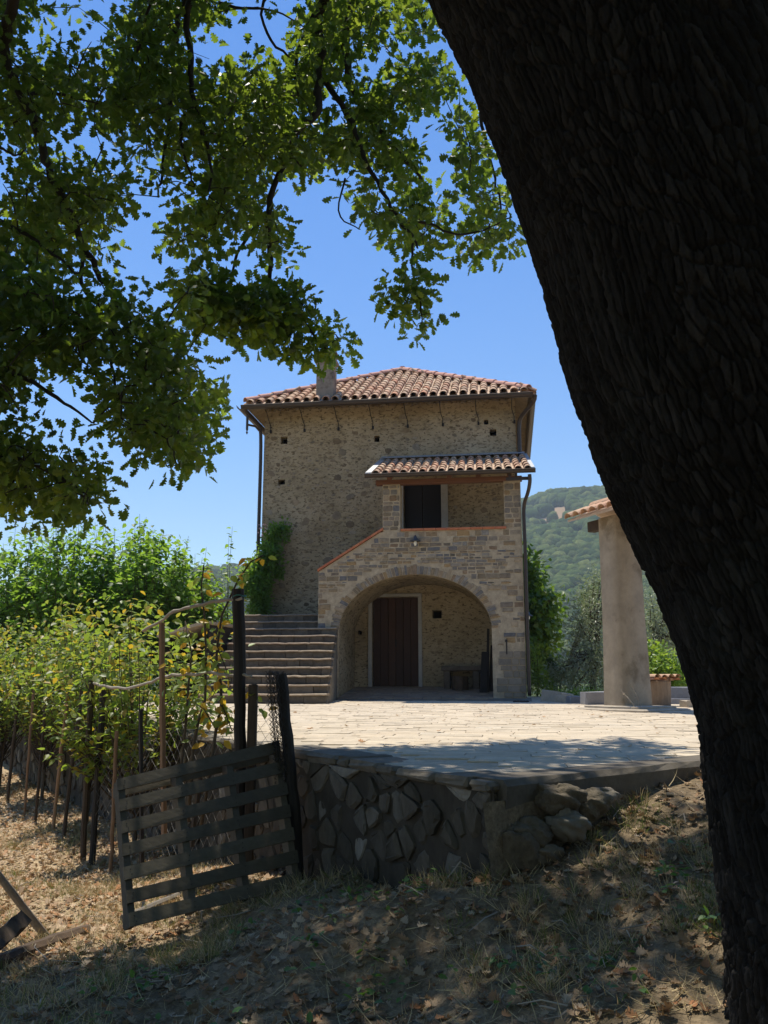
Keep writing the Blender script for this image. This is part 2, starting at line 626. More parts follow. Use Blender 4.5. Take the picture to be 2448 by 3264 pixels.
M['mulberry_leaf'] = leaf_mat('mulberry_leaf', [(0.055, 0.12, 0.025), (0.075, 0.15, 0.03), (0.065, 0.13, 0.03)], [(0.28, 0.48, 0.04), (0.36, 0.56, 0.05), (0.32, 0.52, 0.045)], 0.48)
M['pear_leaf'] = leaf_mat('pear_leaf', [(0.07, 0.13, 0.03), (0.09, 0.15, 0.03), (0.12, 0.16, 0.04), (0.08, 0.14, 0.03), (0.10, 0.16, 0.03), (0.30, 0.22, 0.04), (0.09, 0.15, 0.03), (0.08, 0.14, 0.03)], [(0.30, 0.44, 0.04), (0.36, 0.46, 0.05), (0.44, 0.46, 0.05), (0.32, 0.46, 0.04), (0.36, 0.48, 0.05), (0.70, 0.46, 0.03), (0.34, 0.46, 0.05), (0.3, 0.44, 0.04)], 0.44)
M['yellow_leaf'] = leaf_mat('yellowing_leaf', [(0.40, 0.26, 0.03), (0.45, 0.30, 0.03), (0.36, 0.20, 0.03)], [(0.72, 0.45, 0.03), (0.80, 0.52, 0.04), (0.65, 0.34, 0.03)], 0.45)
M['green_leaf'] = leaf_mat('sapling_leaf', [(0.11, 0.18, 0.035), (0.14, 0.20, 0.04), (0.10, 0.16, 0.04)], [(0.34, 0.46, 0.05), (0.40, 0.48, 0.06), (0.32, 0.42, 0.05)], 0.42)
M['creeper'] = leaf_mat('creeper_leaf', [(0.03, 0.065, 0.02), (0.045, 0.09, 0.025)], [(0.14, 0.26, 0.03), (0.18, 0.30, 0.04)], 0.35)
M['chestnut_leaf'] = leaf_mat('broad_tree_leaf', [(0.05, 0.12, 0.02), (0.07, 0.14, 0.025), (0.055, 0.12, 0.025)], [(0.20, 0.36, 0.02), (0.26, 0.40, 0.03)], 0.38)
M['olive_leaf'] = leaf_mat('olive_leaf', [(0.20, 0.24, 0.15), (0.28, 0.31, 0.22), (0.15, 0.19, 0.10), (0.38, 0.41, 0.33)], [(0.26, 0.34, 0.13), (0.32, 0.38, 0.18)], 0.36, 0.08, 0.5)
M['bush_leaf'] = leaf_mat('bright_bush_leaf', [(0.10, 0.19, 0.03), (0.13, 0.22, 0.035)], [(0.34, 0.50, 0.04), (0.40, 0.54, 0.05)], 0.42)
M['flower'] = NT('pink_flower').finish((0.62, 0.42, 0.46), 0.7)
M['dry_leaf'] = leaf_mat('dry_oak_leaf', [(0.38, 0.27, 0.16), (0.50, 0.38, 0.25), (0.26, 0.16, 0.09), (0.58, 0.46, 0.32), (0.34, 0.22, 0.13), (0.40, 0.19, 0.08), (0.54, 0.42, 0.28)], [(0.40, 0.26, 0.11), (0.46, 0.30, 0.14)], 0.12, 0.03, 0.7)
M['shade_leaf'] = leaf_mat('shade_oak_leaf', [(0.28, 0.20, 0.12), (0.37, 0.28, 0.185), (0.18, 0.115, 0.065), (0.48, 0.38, 0.26), (0.23, 0.15, 0.09), (0.31, 0.14, 0.06), (0.41, 0.32, 0.21)], [(0.30, 0.19, 0.09), (0.34, 0.22, 0.10)], 0.12, 0.03, 0.7)  # darker copy of the dry leaf, deepens the shade under the oak
M['straw'] = leaf_mat('straw_grass', [(0.42, 0.33, 0.17), (0.55, 0.44, 0.24), (0.34, 0.25, 0.13), (0.50, 0.41, 0.22)], [(0.44, 0.33, 0.14), (0.50, 0.38, 0.17)], 0.2, 0.04, 0.6)
M['grass'] = leaf_mat('green_grass', [(0.07, 0.11, 0.025), (0.11, 0.14, 0.035), (0.15, 0.155, 0.045)], [(0.20, 0.28, 0.04), (0.24, 0.30, 0.05)], 0.3, 0.05, 0.5)
M['weed'] = leaf_mat('ivy_weed', [(0.06, 0.13, 0.03), (0.08, 0.16, 0.035)], [(0.20, 0.36, 0.04), (0.24, 0.40, 0.05)], 0.35)


def bark_mat():
    m = NT('oak_bark')
    a = m.n('ShaderNodeAttribute', attribute_name='rnd').outputs['Fac']
    c = m.coords((1, 1, 0.5))
    n1 = m.noise(c, 30, 6, 0.7)
    n2 = m.noise(m.coords(), 2.5, 4, 0.6)
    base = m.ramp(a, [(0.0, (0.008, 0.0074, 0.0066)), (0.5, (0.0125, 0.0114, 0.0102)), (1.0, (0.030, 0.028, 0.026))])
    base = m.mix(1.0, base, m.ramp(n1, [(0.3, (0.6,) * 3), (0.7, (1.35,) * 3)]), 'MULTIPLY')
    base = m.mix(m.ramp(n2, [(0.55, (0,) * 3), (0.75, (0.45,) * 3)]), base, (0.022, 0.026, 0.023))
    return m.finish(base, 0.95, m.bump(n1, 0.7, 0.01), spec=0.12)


M['bark'] = bark_mat()


def ground_mat():
    m = NT('leafy_earth')
    c = m.coords()
    n1 = m.noise(c, 0.9, 5, 0.6)
    n2 = m.noise(c, 9, 6, 0.7)
    n3 = m.noise(c, 45, 4, 0.7)
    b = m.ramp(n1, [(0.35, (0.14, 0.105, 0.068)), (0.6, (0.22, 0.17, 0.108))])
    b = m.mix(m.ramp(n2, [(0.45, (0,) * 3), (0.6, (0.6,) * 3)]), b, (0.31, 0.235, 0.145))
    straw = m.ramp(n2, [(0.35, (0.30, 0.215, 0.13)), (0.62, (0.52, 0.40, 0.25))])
    b = m.mix(m.n('ShaderNodeAttribute', attribute_name='rnd').outputs['Fac'], b, straw)  # pale straw on the sunlit side, earth coloured darker in the oak's shade
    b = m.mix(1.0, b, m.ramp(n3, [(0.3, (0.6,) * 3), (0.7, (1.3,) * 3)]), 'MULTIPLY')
    h = m.math('ADD', n2, m.math('MULTIPLY', n3, 0.5))
    return m.finish(b, 0.95, m.bump(h, 0.9, 0.03), spec=0.1)


M['ground'] = ground_mat()


def hill_mat():
    m = NT('hill_scrub')
    c = m.coords()
    n1 = m.noise(c, 0.02, 5, 0.6)
    b = m.ramp(n1, [(0.4, (0.045, 0.075, 0.025)), (0.55, (0.06, 0.09, 0.03)), (0.70, (0.075, 0.105, 0.035))])
    tc = m.n('ShaderNodeAttribute', attribute_name='rnd').outputs['Fac']
    b = m.mix(tc, b, (0.30, 0.21, 0.13))
    return m.finish(b, 0.95, spec=0.05)


M['hill'] = hill_mat()
M['forest'] = stone_mat('forest_crown', [(0.022, 0.045, 0.013), (0.05, 0.09, 0.022), (0.10, 0.14, 0.035), (0.035, 0.07, 0.022), (0.14, 0.17, 0.05), (0.028, 0.055, 0.018)], 0.5, 0.6, 1.0, 1.2, rough=0.95, spec=0.05)

# ------------------------------------------------------------------ terrain
CORNER = np.array([0.63, 4.93])
W1 = np.array([-0.540, 0.842])            # retaining wall runs away to the left
W2 = np.array([0.801, 0.598])             # right-hand edge of the courtyard
NW = np.array([-0.842, -0.540])           # wall face looks this way


def zc(x, y):
    return 1.2 + 0.0145 * (np.asarray(y) - 4.93)


COURT = [tuple(CORNER), tuple(CORNER + W2 * 3.2), (5.6, 9.0), (9.5, 12.5), (11.0, 19.0), (3.3, 22.5), (-3.6, 23.5), (-4.2, 17.6), (-7.6, 19.2), tuple(CORNER + W1 * 16.5)]


def wall_base(px, py, off=0.0):
    p = np.array([*(CORNER + NW * off), 0])
    return on_plane(px, py, p, np.array([NW[0], NW[1], 0]))


ctrl = [tuple(wall_base(959, 2826)), tuple(wall_base(1297, 2881)), tuple(wall_base(1480, 2815))]
e2 = np.array([0.598, -0.801, 0])
for px, py in ((1600, 2790), (1773, 2680)):
    q = on_plane(px, py, (*CORNER, 0), e2)
    ctrl.append((q[0], q[1] - 0.05, q[2]))
for s_, d1, d2 in ((0.75, 0.24, 0.42), (1.0, 0.13, 0.28), (1.3, 0.08, 0.2), (1.7, 0.05, 0.15), (2.2, 0.03, 0.1), (2.8, 0.03, 0.08)):
    for off, dz in ((0.05, d1), (0.35, d2)):
        q = CORNER + W2 * s_ + e2[:2] * off
        ctrl.append((q[0], q[1], 1.2 + 0.0145 * (q[1] - 4.93) - dz))
ctrl.append((2.1, 5.9, 1.17))
ctrl.append((3.2, 6.7, 1.2))
for s_, z_ in ((4.5, 0.08), (7, 0.1), (10, 0.15), (14, 0.25), (18, 0.35)):
    q = CORNER + W1 * s_ + NW * 0.3
    ctrl.append((q[0], q[1], z_))
ctrl += [(-1.5, 5.6, 0.12), (-2.5, 6.4, 0.0), (-3.2, 8.5, -0.02), (-5, 10, -0.1), (-7, 13, -0.1), (-9, 9, -0.7), (-4.5, 6.2, -0.25),
         (-2.4, 4.6, -0.02), (-1.2, 4.2, 0.12), (0, 4.2, 0.26), (0.8, 4.3, 0.5), (1.4, 4.4, 0.78), (1.9, 3.6, 0.85), (1.2, 3.2, 0.5),
         (2.6, 4.6, 1.05), (0, 3, 0.2), (-1.6, 3, 0.0), (0, 0, 0.1), (-3, 0, 0), (2.5, 0, 0.6), (5, 3, 1.2), (7, 6, 1.3), (-7, 2, -0.6), (12, 12, 1.3), (-15, 20, -0.5), (12, 0, 1.8), (-14, 4, -1.5), (0, -8, 0.2), (-6, 20.6, 1.3), (-4.4, 21, 1.3), (-4, 25, 1.3), (-9, 21, 1.2), (4.2, 22, 1.32), (6, 22, 1.25), (3.6, 27, 1.1), (7, 25, 1.1), (10, 19, 1.3)]
CT = np.array(ctrl)


def G(x, y, rough=True):
    x, y = np.asarray(x, float), np.asarray(y, float)
    sh = x.shape
    X, Y = x.ravel(), y.ravel()
    d2 = (X[:, None] - CT[None, :, 0]) ** 2 + (Y[:, None] - CT[None, :, 1]) ** 2 + 0.10
    wgt = d2 ** -1.7
    z = (wgt * CT[None, :, 2]).sum(1) / wgt.sum(1)
    if rough:
        z = z + (fbm(X * 1.3, Y * 1.3, 4, 5) - 0.5) * 0.12
    far = np.clip((Y - 24) / 60, 0, 1)
    z = z - far * far * 14
    inside = in_poly(X, Y, [tuple(np.array(c_) + 0) for c_ in COURT])
    # distance to the two exposed edges, so that the soil drops only behind the wall face
    dw = (X - CORNER[0]) * -NW[0] + (Y - CORNER[1]) * -NW[1]
    de = (X - CORNER[0]) * -e2[0] + (Y - CORNER[1]) * -e2[1]
    deep = inside & (np.minimum(dw, de) > 0.12)
    z = np.where(deep, np.minimum(z, zc(X, Y) - 0.35), z)
    return z.reshape(sh)


def axis_vals(lo_far, lo, hi, hi_far, step, n_far):
    a = np.arange(lo, hi + 1e-6, step)
    k = np.linspace(0, 1, n_far + 1)[1:] ** 3
    return np.concatenate([(lo + (lo_far - lo) * k)[::-1], a, hi + (hi_far - hi) * k])


gx = axis_vals(-1300, -7, 4.5, 1300, 0.07, 26)
gy = axis_vals(-1000, 2.6, 15, 1250, 0.07, 30)
GX, GY = np.meshgrid(gx, gy)
gz = np.concatenate([G(GX[i:i + 20], GY[i:i + 20]) for i in range(0, len(gy), 20)])


def strawy_sunlit(x, y):
    """1 for pale straw on the sunlit garden side, 0 for bank earth darkened where the oak shades it"""
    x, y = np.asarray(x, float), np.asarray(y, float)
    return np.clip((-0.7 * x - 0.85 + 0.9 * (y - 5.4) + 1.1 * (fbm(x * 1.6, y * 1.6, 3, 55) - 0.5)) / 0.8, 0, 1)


ground = link('ground', grid_mesh('ground', np.stack([GX, GY, gz], -1), True, strawy_sunlit(GX, GY).ravel()), M['ground'])
tag(ground, 'dry sloping ground of earth and old leaves under the oak', kind='structure')

# ------------------------------------------------------------------ courtyard paving
court = empty('courtyard', (0, 0, 0))
tag(court, 'sunlit courtyard of pale stone slabs in front of the house', kind='structure')
b = MB()
n_ = len(COURT)
vs = [(p[0], p[1], float(zc(*p)) - 0.008) for p in COURT] + [(p[0], p[1], float(zc(*p)) - 0.30) for p in COURT]
b.add(vs, [tuple(range(n_))] + [(i, n_ + i, n_ + (i + 1) % n_, (i + 1) % n_) for i in range(n_)])
link('paving_bed', b.mesh('paving_bed'), M['paving_joint'], court)
YAW = RA(8)
U2 = np.array([math.cos(YAW), -math.sin(YAW)])
N2 = np.array([math.sin(YAW), math.cos(YAW)])
inner = [tuple(CORNER + W2 * 0.06 + W1 * 0.3)] + COURT[1:-1] + [COURT[-1]]
slabs = []
yy = 3.0
while yy < 23:
    hgt = random.uniform(0.14, 0.27)
    xx = -12 + random.uniform(0, 0.4)
    while xx < 11:
        wd = random.uniform(0.18, 0.48)
        c = U2 * (xx + wd / 2) + N2 * (yy + hgt / 2)
        cs = [U2 * (xx + a * wd) + N2 * (yy + b_ * hgt) for a in (0.0, 1.0) for b_ in (0.0, 1.0)]
        dw = min(np.dot(q - CORNER, -NW) for q in cs)
        de = min(np.dot(q - CORNER, -e2[:2]) for q in cs)
        if dw > 0.30 and de > 0.0 and in_poly(c[0], c[1], COURT):
            slabs.append((float(np.hypot(*c)), xx, yy, wd, hgt, c))
        xx += wd
    yy += hgt


def slab(x, y, wd, hg, c):
    g = random.uniform(0.001, 0.005)
    j = lambda: random.uniform(-0.006, 0.006)
    poly = [(g + j(), g + j()), (wd * 0.5, g + j()), (wd - g + j(), g + j()), (wd - g + j(), hg - g + j()), (wd * 0.5 + j(), hg - g + j()), (g + j(), hg - g + j())]
    vs, fs = stone_prism(poly, -0.03, 0.0, 0.006, 0.003)
    t1, t2 = random.uniform(-0.003, 0.003), random.uniform(-0.003, 0.003)
    zz = random.uniform(-0.004, 0.003)
    out = []
    for (a, dz, e) in vs:
        q = U2 * (x + a) + N2 * (y + e)
        out.append((q[0], q[1], float(zc(q[0], q[1])) + (dz if dz < 0 else 0) + zz + (t1 * (a - wd / 2) / wd + t2 * (e - hg / 2) / hg) * 1.5))
    return out, fs


slabs.sort(key=lambda t: t[0])
rest = MB()
for k, (d, x, y, wd, hg, c) in enumerate(slabs):
    vs, fs = slab(x, y, wd, hg, c)
    if k < 300:
        MB().add(vs, fs, random.random()).build('paving_stone', M['paving'], court)
    else:
        rest.add(vs, fs, random.random())
o = rest.build('paving_stones', M['paving'], court)
o['kind'] = 'stuff'

# ------------------------------------------------------------------ retaining wall
WL = 15.0
rz_w = math.atan2(W1[1], W1[0])            # local x runs along W1, local +y looks behind the wall


def wtop(s_):
    q = CORNER + W1 * s_
    return float(zc(q[0], q[1]))


# local frame: x along -W1 so that the face normal is local -y
wall = empty('retaining_wall', (CORNER[0], CORNER[1], 0), math.atan2(-W1[1], -W1[0]), 'rough stone retaining wall with dark mortar holding up the courtyard edge', 'wall')
ni, nj = 420, 56
si = np.linspace(0, 1, ni) ** 1.25 * WL
X = np.zeros((nj + 4, ni, 3))
for j in range(nj):
    t = j / (nj - 1)
    zt_ = np.array([wtop(q) - 0.03 for q in si])
    zv = -0.6 + (zt_ + 0.6) * t
    dsp = 0.013 * (fbm(si * 4.2, zv * 3.2, 4, 12) - 0.5) * 2 + 0.008 * (fbm(si * 22, zv * 16, 3, 14) - 0.5) + 0.05 * (zv - 0.2)
    X[j] = np.stack([-si, -dsp, zv], -1)
for k, (yy_, dz_) in enumerate(((0.05, 0.0), (0.2, 0.0), (0.32, -0.01), (0.32, -0.6))):
    X[nj + k] = np.stack([-si, np.full(ni, yy_), np.array([wtop(q) - 0.03 + dz_ for q in si])], -1)
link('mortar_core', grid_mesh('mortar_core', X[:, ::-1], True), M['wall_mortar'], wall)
b = MB()
b.add([(0.0, 0, -0.6), (0, 0.0, wtop(0) - 0.04), (0, 0.32, wtop(0) - 0.04), (0, 0.32, -0.6)], [(0, 3, 2, 1)])
link('mortar_end', b.mesh('mortar_end'), M['wall_mortar'], wall)
pts = []
tries = 0
while len(pts) < 760 and tries < 30000:
    tries += 1
    s_ = WL * random.random() ** 1.15
    z_ = random.uniform(-0.35, wtop(s_) - 0.02)
    r_ = random.uniform(0.085, 0.20)
    if all(((s_ - p[0]) * 1.25) ** 2 + (z_ - p[1]) ** 2 > ((r_ + p[2]) / 2) ** 2 for p in pts):
        pts.append((s_, z_, r_))
cells = voronoi([(p[0], p[1]) for p in pts], 0, WL, -0.5, 1.45)
items = []
for p, poly in zip(pts, cells):
    if len(poly) < 3:
        continue
    poly = [(x, min(z, wtop(x) - 0.058)) for x, z in poly]
    if area(poly) < 0.004:
        continue
    if random.random() < 0.15:
        continue
    poly = round_poly(inset_poly(poly, random.uniform(0.004, 0.02)), random.uniform(0.14, 0.28), 0.007)
    cx_0 = sum(q[0] for q in poly) / len(poly)
    cz_0 = sum(q[1] for q in poly) / len(poly)
    wob = [random.uniform(0.90, 1.06) for _ in poly]
    poly = [(cx_0 + (q[0] - cx_0) * w_, cz_0 + (q[1] - cz_0) * w_) for q, w_ in zip(poly, wob)]
    items.append((p[0], poly))
items.sort(key=lambda t: t[0])
rest = MB()
for k, (s_, poly) in enumerate(items):
    pr = random.uniform(0.006, 0.036)
    vs, fs = stone_prism([(-x, z) for x, z in poly], 0.03, -pr, random.uniform(0.008, 0.03), random.uniform(0.006, 0.02))
    vs = [(x + random.uniform(-0.004, 0.004), y + random.uniform(-0.006, 0.006) - 0.05 * (z - 0.2), z + random.uniform(-0.004, 0.004)) for x, y, z in vs]
    if k < 296:
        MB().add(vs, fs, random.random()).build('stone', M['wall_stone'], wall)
    else:
        rest.add(vs, fs, random.random())
if rest.v:
    rest.build('stones', M['wall_stone'], wall)['kind'] = 'stuff'
s_ = 0.0
while s_ < WL:
    ln = random.uniform(0.16, 0.42)
    s1 = min(WL, s_ + ln)
    vs, fs = chamfer_box((-s1 + 0.006, -0.085 + random.uniform(-0.015, 0.02), -0.066), (-s_ - 0.006, 0.31, random.uniform(-0.012, 0.006)), 0.02)
    vs = [(x + random.uniform(-0.008, 0.008), y + random.uniform(-0.012, 0.012), z + wtop(-x) + random.uniform(-0.006, 0.006)) for x, y, z in vs]
    MB().add(vs, fs, random.random()).build('coping_stone', M['coping'], wall)
    s_ = s1
# concrete edge of the courtyard on the right of the corner
b = MB()
ang2 = math.atan2(W2[1], W2[0])
edge = empty('courtyard_edge', (CORNER[0], CORNER[1], 0), ang2, 'grey concrete slab edge of the courtyard right of the wall corner', 'kerb')
vs, fs = [], []
for i in range(13):
    x = i * 0.25
    q = CORNER + W2 * x
    zt = float(zc(*q))
    lo = 0.15 + 0.03 * math.sin(i * 1.7)
    jy = 0.012 * math.sin(i * 2.3)
    vs += [(x, -0.035 + jy, zt - lo), (x, -0.05 + jy, zt - 0.03), (x, -0.02 + jy * 2, zt + 0.003), (x, 0.235, zt + 0.003), (x, 0.235, zt - lo)]
for i in range(12):
    for k in range(4):
        fs.append((i * 5 + k, (i + 1) * 5 + k, (i + 1) * 5 + k + 1, i * 5 + k + 1))
fs.append((0, 1, 2, 3, 4))
b.add(vs, fs, 0.3)
link('slab_edge', b.mesh('slab_edge'), M['edge'], edge)
b = MB()
X = []
for i in range(36):
    x = -0.16 + i * 0.1
    zt = float(zc(*(CORNER + W2 * x)))
    X.append([(x, -0.03 - 0.10 * t * vnoise(x * 4 + 3, t * 3 + 1, 5) - 0.05 * t, zt - 0.10 - t * 0.9) for t in np.linspace(0, 1, 10)])
link('earth_bank', grid_mesh('earth_bank', np.array(X, float)), M['ground'], edge)


def rock(name, c, r, label, cat='rock', seed=0, mat='rock', group=None):
    n1, n2 = 40, 26
    X = np.zeros((n2 + 1, n1 + 1, 3))
    th = np.linspace(0, 2 * math.pi, n1 + 1)
    ph = np.linspace(0.02, math.pi - 0.02, n2 + 1)
    P, T = np.meshgrid(ph, th, indexing='ij')
    D = np.stack([np.sin(P) * np.cos(T), np.sin(P) * np.sin(T), np.cos(P)], -1)
    k = 0.55 + 0.75 * fbm(D[..., 0] * 1.7 + seed + D[..., 2] * 1.3, D[..., 1] * 1.7 - seed * 2 + D[..., 2], 3, seed) - 0.22 * np.abs(fbm(D[..., 0] * 5 + seed, D[..., 1] * 5 + D[..., 2] * 4, 4, seed + 3) - 0.5) * 2
    k = np.where(D[..., 2] > 0.55, k * 0.9, k)
    k[:, -1] = k[:, 0]
    X = D * k[..., None] * np.array(r)
    o = link(name, grid_mesh(name, X, True), M[mat], None, c)
    return tag(o, label, cat, group)


def on_edge(px, py, off):
    return on_plane(px, py, (CORNER[0] + e2[0] * off, CORNER[1] + e2[1] * off, 0), e2)


q = on_edge(1780, 2545, 0.10)
rock('rock', q, (0.17, 0.13, 0.10), 'mossy brown rock jutting out just under the concrete slab edge', seed=3)
q = on_edge(1812, 2628, 0.16)
rock('rock', q, (0.13, 0.11, 0.10), 'pale cracked rock below the mossy one on the bank', seed=5, mat='pier_block')
q = on_edge(1878, 2562, 0.12)
rock('rock', q, (0.13, 0.12, 0.10), 'rounded brown rock right of the mossy rock under the slab', seed=8)
q = on_edge(1640, 2700, 0.05)
rock('rock', q, (0.15, 0.10, 0.17), 'tall dark rock bedded in the earth right of the wall corner', seed=21)
q = on_edge(1730, 2720, 0.12)
rock('rock', q, (0.12, 0.09, 0.07), 'lowest dark rock at the bottom of the crumbling bank', seed=25)
q = on_edge(1930, 2530, 0.08)
rock('rock', q, (0.10, 0.07, 0.05), 'small flat stone under the right part of the slab edge', seed=29, mat='pier_block')
q = on_edge(1690, 2660, 0.08)
rock('rock', q, (0.15, 0.10, 0.11), 'dark low rock at the foot of the wall corner', seed=12)

# ------------------------------------------------------------------ the house (local frame: x along the facade, y into the house, z up)
HZ = 1.40
house = empty('house', (N2[0] * 19, N2[1] * 19, HZ), -YAW, 'tall square stone farmhouse with tiled hip roof, arched porch and outside stairs', 'house')


def hp(x, D, z):
    return (x, D - 19, z - HZ)


def hbox(mb, x0, x1, D0, D1, z0, z1, ch=0.0, rnd=0.0):
    return mb.box(hp(x0, D0, z0), hp(x1, D1, z1), rnd, ch)


def holed_wall(mb, x0, x1, z0, z1, D, holes, nx=0):
    """front face with rectangular holes and their reveals; holes = (x0,x1,z0,z1,depth)"""
    xs = sorted({x0, x1, *[h[0] for h in holes], *[h[1] for h in holes]})
    zs = sorted({z0, z1, *[h[2] for h in holes], *[h[3] for h in holes]})
    for a, b_ in zip(xs, xs[1:]):
        for c, d in zip(zs, zs[1:]):
            mx, mz = (a + b_) / 2, (c + d) / 2
            if any(h[0] < mx < h[1] and h[2] < mz < h[3] for h in holes):
                continue
            mb.add([hp(a, D, c), hp(b_, D, c), hp(b_, D, d), hp(a, D, d)], [(0, 1, 2, 3)])
    for h in holes:
        a, b_, c, d, dp = h
        f = [hp(a, D, c), hp(b_, D, c), hp(b_, D, d), hp(a, D, d)]
        k = [hp(a, D + dp, c), hp(b_, D + dp, c), hp(b_, D + dp, d), hp(a, D + dp, d)]
        mb.add(f + k, [(0, 4, 5, 1), (1, 5, 6, 2), (2, 6, 7, 3), (3, 7, 4, 0), (4, 7, 6, 5)])


XL, XR = -6.05, 0.33
DB = 27.3
holes = [(-5.62, -5.44, 7.76, 7.95, 0.35), (-3.20, -3.07, 7.72, 7.88, 0.35), (-0.45, -0.34, 8.06, 8.18, 0.3), (-0.31, -0.15, 7.76, 7.93, 0.35), (-5.66, -5.48, 6.70, 6.83, 0.3),
         (-1.78, -1.56, 3.29, 3.48, 0.4), (-3.59, -3.49, 2.92, 3.01, 0.3), (-2.46, -1.54, 4.2, 6.62, 0.22), (-3.235, -2.125, 1.69, 3.81, 0.2)]
b = MB()
holed_wall(b, XL, XR, 1.0, 8.76, 21, holes)
b.add([hp(XL, 21, 1.0), hp(XL, DB, 1.0), hp(XL, DB, 8.76), hp(XL, 21, 8.76), hp(XR, 21, 1.0), hp(XR, DB, 1.0), hp(XR, DB, 8.76), hp(XR, 21, 8.76)],
      [(0, 3, 2, 1), (4, 5, 6, 7), (1, 2, 6, 5), (3, 7, 6, 2)])
mainwall = b.build('wall', M['plaster'], house)
for h in holes[:7]:
    b = MB()
    hbox(b, h[0] + 0.012, h[1] - 0.012, 21 + h[4] - 0.09, 21 + h[4] - 0.004, h[2] + 0.01, h[3] - 0.01)
    b.build('wall_hole', M['void'], mainwall)

# irregular stones standing out of the plaster
placed = []
n_st = 0
tries = 0
while n_st < 190 and tries < 9000:
    tries += 1
    x, z = random.uniform(XL + 0.12, XR - 0.1), random.uniform(3.1, 8.35)
    if x > -2.72 and 4.9 < z < 7.35 and random.random() < 0.55:
        continue
    if x > -2.95 and 6.5 < z < 7.35:
        continue
    if x > -4.1 and z < 5.05:
        continue
    big = random.random()
    a = random.uniform(0.03, 0.075) if big < 0.72 else random.uniform(0.075, 0.15)
    bz = a * random.uniform(0.45, 0.95)
    if any(h[0] - a < x < h[1] + a and h[2] - bz < z < h[3] + bz for h in holes) or any(abs(x - p[0]) < a + p[2] and abs(z - p[1]) < bz + p[3] for p in placed):
        continue
    placed.append((x, z, a, bz))
    n = random.randint(4, 6)
    ph = random.random()
    sk_ = random.uniform(-0.35, 0.35)
    poly = []
    for k in range(n):
        t_ = 2 * math.pi * (k + ph + random.uniform(-0.22, 0.22)) / n
        q_ = (abs(math.cos(t_)) ** 3 + abs(math.sin(t_)) ** 3) ** (-1 / 3) * random.uniform(0.75, 1.1)
        px_, pz_ = a * q_ * math.cos(t_), bz * q_ * math.sin(t_)
        poly.append((x + px_ + sk_ * pz_, z - HZ + pz_))
    poly = round_poly(poly, 0.2, a * 0.05)
    vs, fs = stone_prism(poly, 2.02, 2 - random.uniform(0.003, 0.014), min(a, bz) * 0.2, 0.004)
    MB().add(vs, fs, random.random()).build('wall_stone', M['facade_stone'], mainwall)
    n_st += 1
small = MB()
for _ in range(2600):
    x, z = random.uniform(XL + 0.05, XR - 0.05), random.uniform(3.1, 8.4)
    if (x > -2.95 and 6.5 < z < 7.35) or (x > -4.1 and z < 5.05):
        continue
    if vnoise(x * 1.1, z * 1.1, 9) < 0.33:
        continue
    a = random.uniform(0.014, 0.055)
    bz = a * random.uniform(0.25, 0.6)
    if any(h[0] - a < x < h[1] + a and h[2] - bz < z < h[3] + bz for h in holes) or any(abs(x - p[0]) < a + p[2] and abs(z - p[1]) < bz + p[3] for p in placed):
        continue
    n = 5
    poly = [(x + a * math.cos(2 * math.pi * k / n + z) * random.uniform(0.7, 1.2), z - HZ + bz * math.sin(2 * math.pi * k / n + z) * random.uniform(0.7, 1.2)) for k in range(n)]
    vs, fs = stone_prism(poly, 2.01, 2 - random.uniform(0.003, 0.009), bz * 0.3, 0.003)
    small.add(vs, fs, random.random())
small.build('wall_pebbles', M['facade_stone'], mainwall)['kind'] = 'stuff'

# ------------ doors
door = MB()
for k in range(6):
    x0 = -3.23 + k * 0.1833
    hbox(door, x0 + 0.003, x0 + 0.180, 21.12, 21.17, 1.70, 3.80, 0.006, random.random())
d_ = door.build('door', M['door'], house)
b = MB()
hbox(b, -2.70, -2.66, 21.085, 21.12, 2.62, 2.80)
b.build('handle', M['iron'], d_)
b = MB()
hbox(b, -3.335, -3.237, 20.955, 21.10, 1.66, 3.815, 0.008)
hbox(b, -2.123, -2.03, 20.955, 21.10, 1.66, 3.815, 0.008)
hbox(b, -3.335, -2.03, 20.952, 21.10, 3.818, 3.895, 0.008)
b.build('door_frame', M['frame'], d_)
b = MB()
hbox(b, -2.45, -2.01, 21.14, 21.18, 4.22, 6.60, 0.006)
hbox(b, -2.0, -1.55, 21.14, 21.18, 4.22, 6.60, 0.006)
d_ = b.build('balcony_door', M['door_up'], house)
b = MB()
hbox(b, -1.535, -1.37, 20.96, 21.1, 4.2, 6.62, 0.01)
hbox(b, -2.60, -2.465, 20.96, 21.1, 4.2, 6.62, 0.01)
b.build('door_frame', M['frame'], d_)

# ------------ porch: front wall with the arch, vault, balcony
AX, AA, AB, AZ = -2.0, 1.66, 1.20, 2.90
NA = 40
arch = [(AX - AA * math.cos(math.pi * k / NA), AZ + AB * math.sin(math.pi * k / NA)) for k in range(NA + 1)]
TH = 0.45
b = MB()
# outline strips above the arch
PX0, PX1 = -4.14, 0.36


def ptop(x):
    """top of the porch masonry under the copings"""
    if x < -2.68:
        return 4.20 + (x + 4.14) / 1.46 * 0.90
    return 5.07


def face_strip(D, flip):
    for (xa, za), (xb, zb) in zip(arch, arch[1:]):
        q = [hp(xa, D, za), hp(xb, D, zb), hp(xb, D, ptop(xb)), hp(xa, D, ptop(xa))]
        b.add(q, [(3, 2, 1, 0)] if flip else [(0, 1, 2, 3)])
    for (xa, xb) in ((PX0, arch[0][0]), (arch[-1][0], PX1)):
        q = [hp(xa, D, 1.2), hp(xb, D, 1.2), hp(xb, D, ptop(xb)), hp(xa, D, ptop(xa))]
        b.add(q, [(3, 2, 1, 0)] if flip else [(0, 1, 2, 3)])


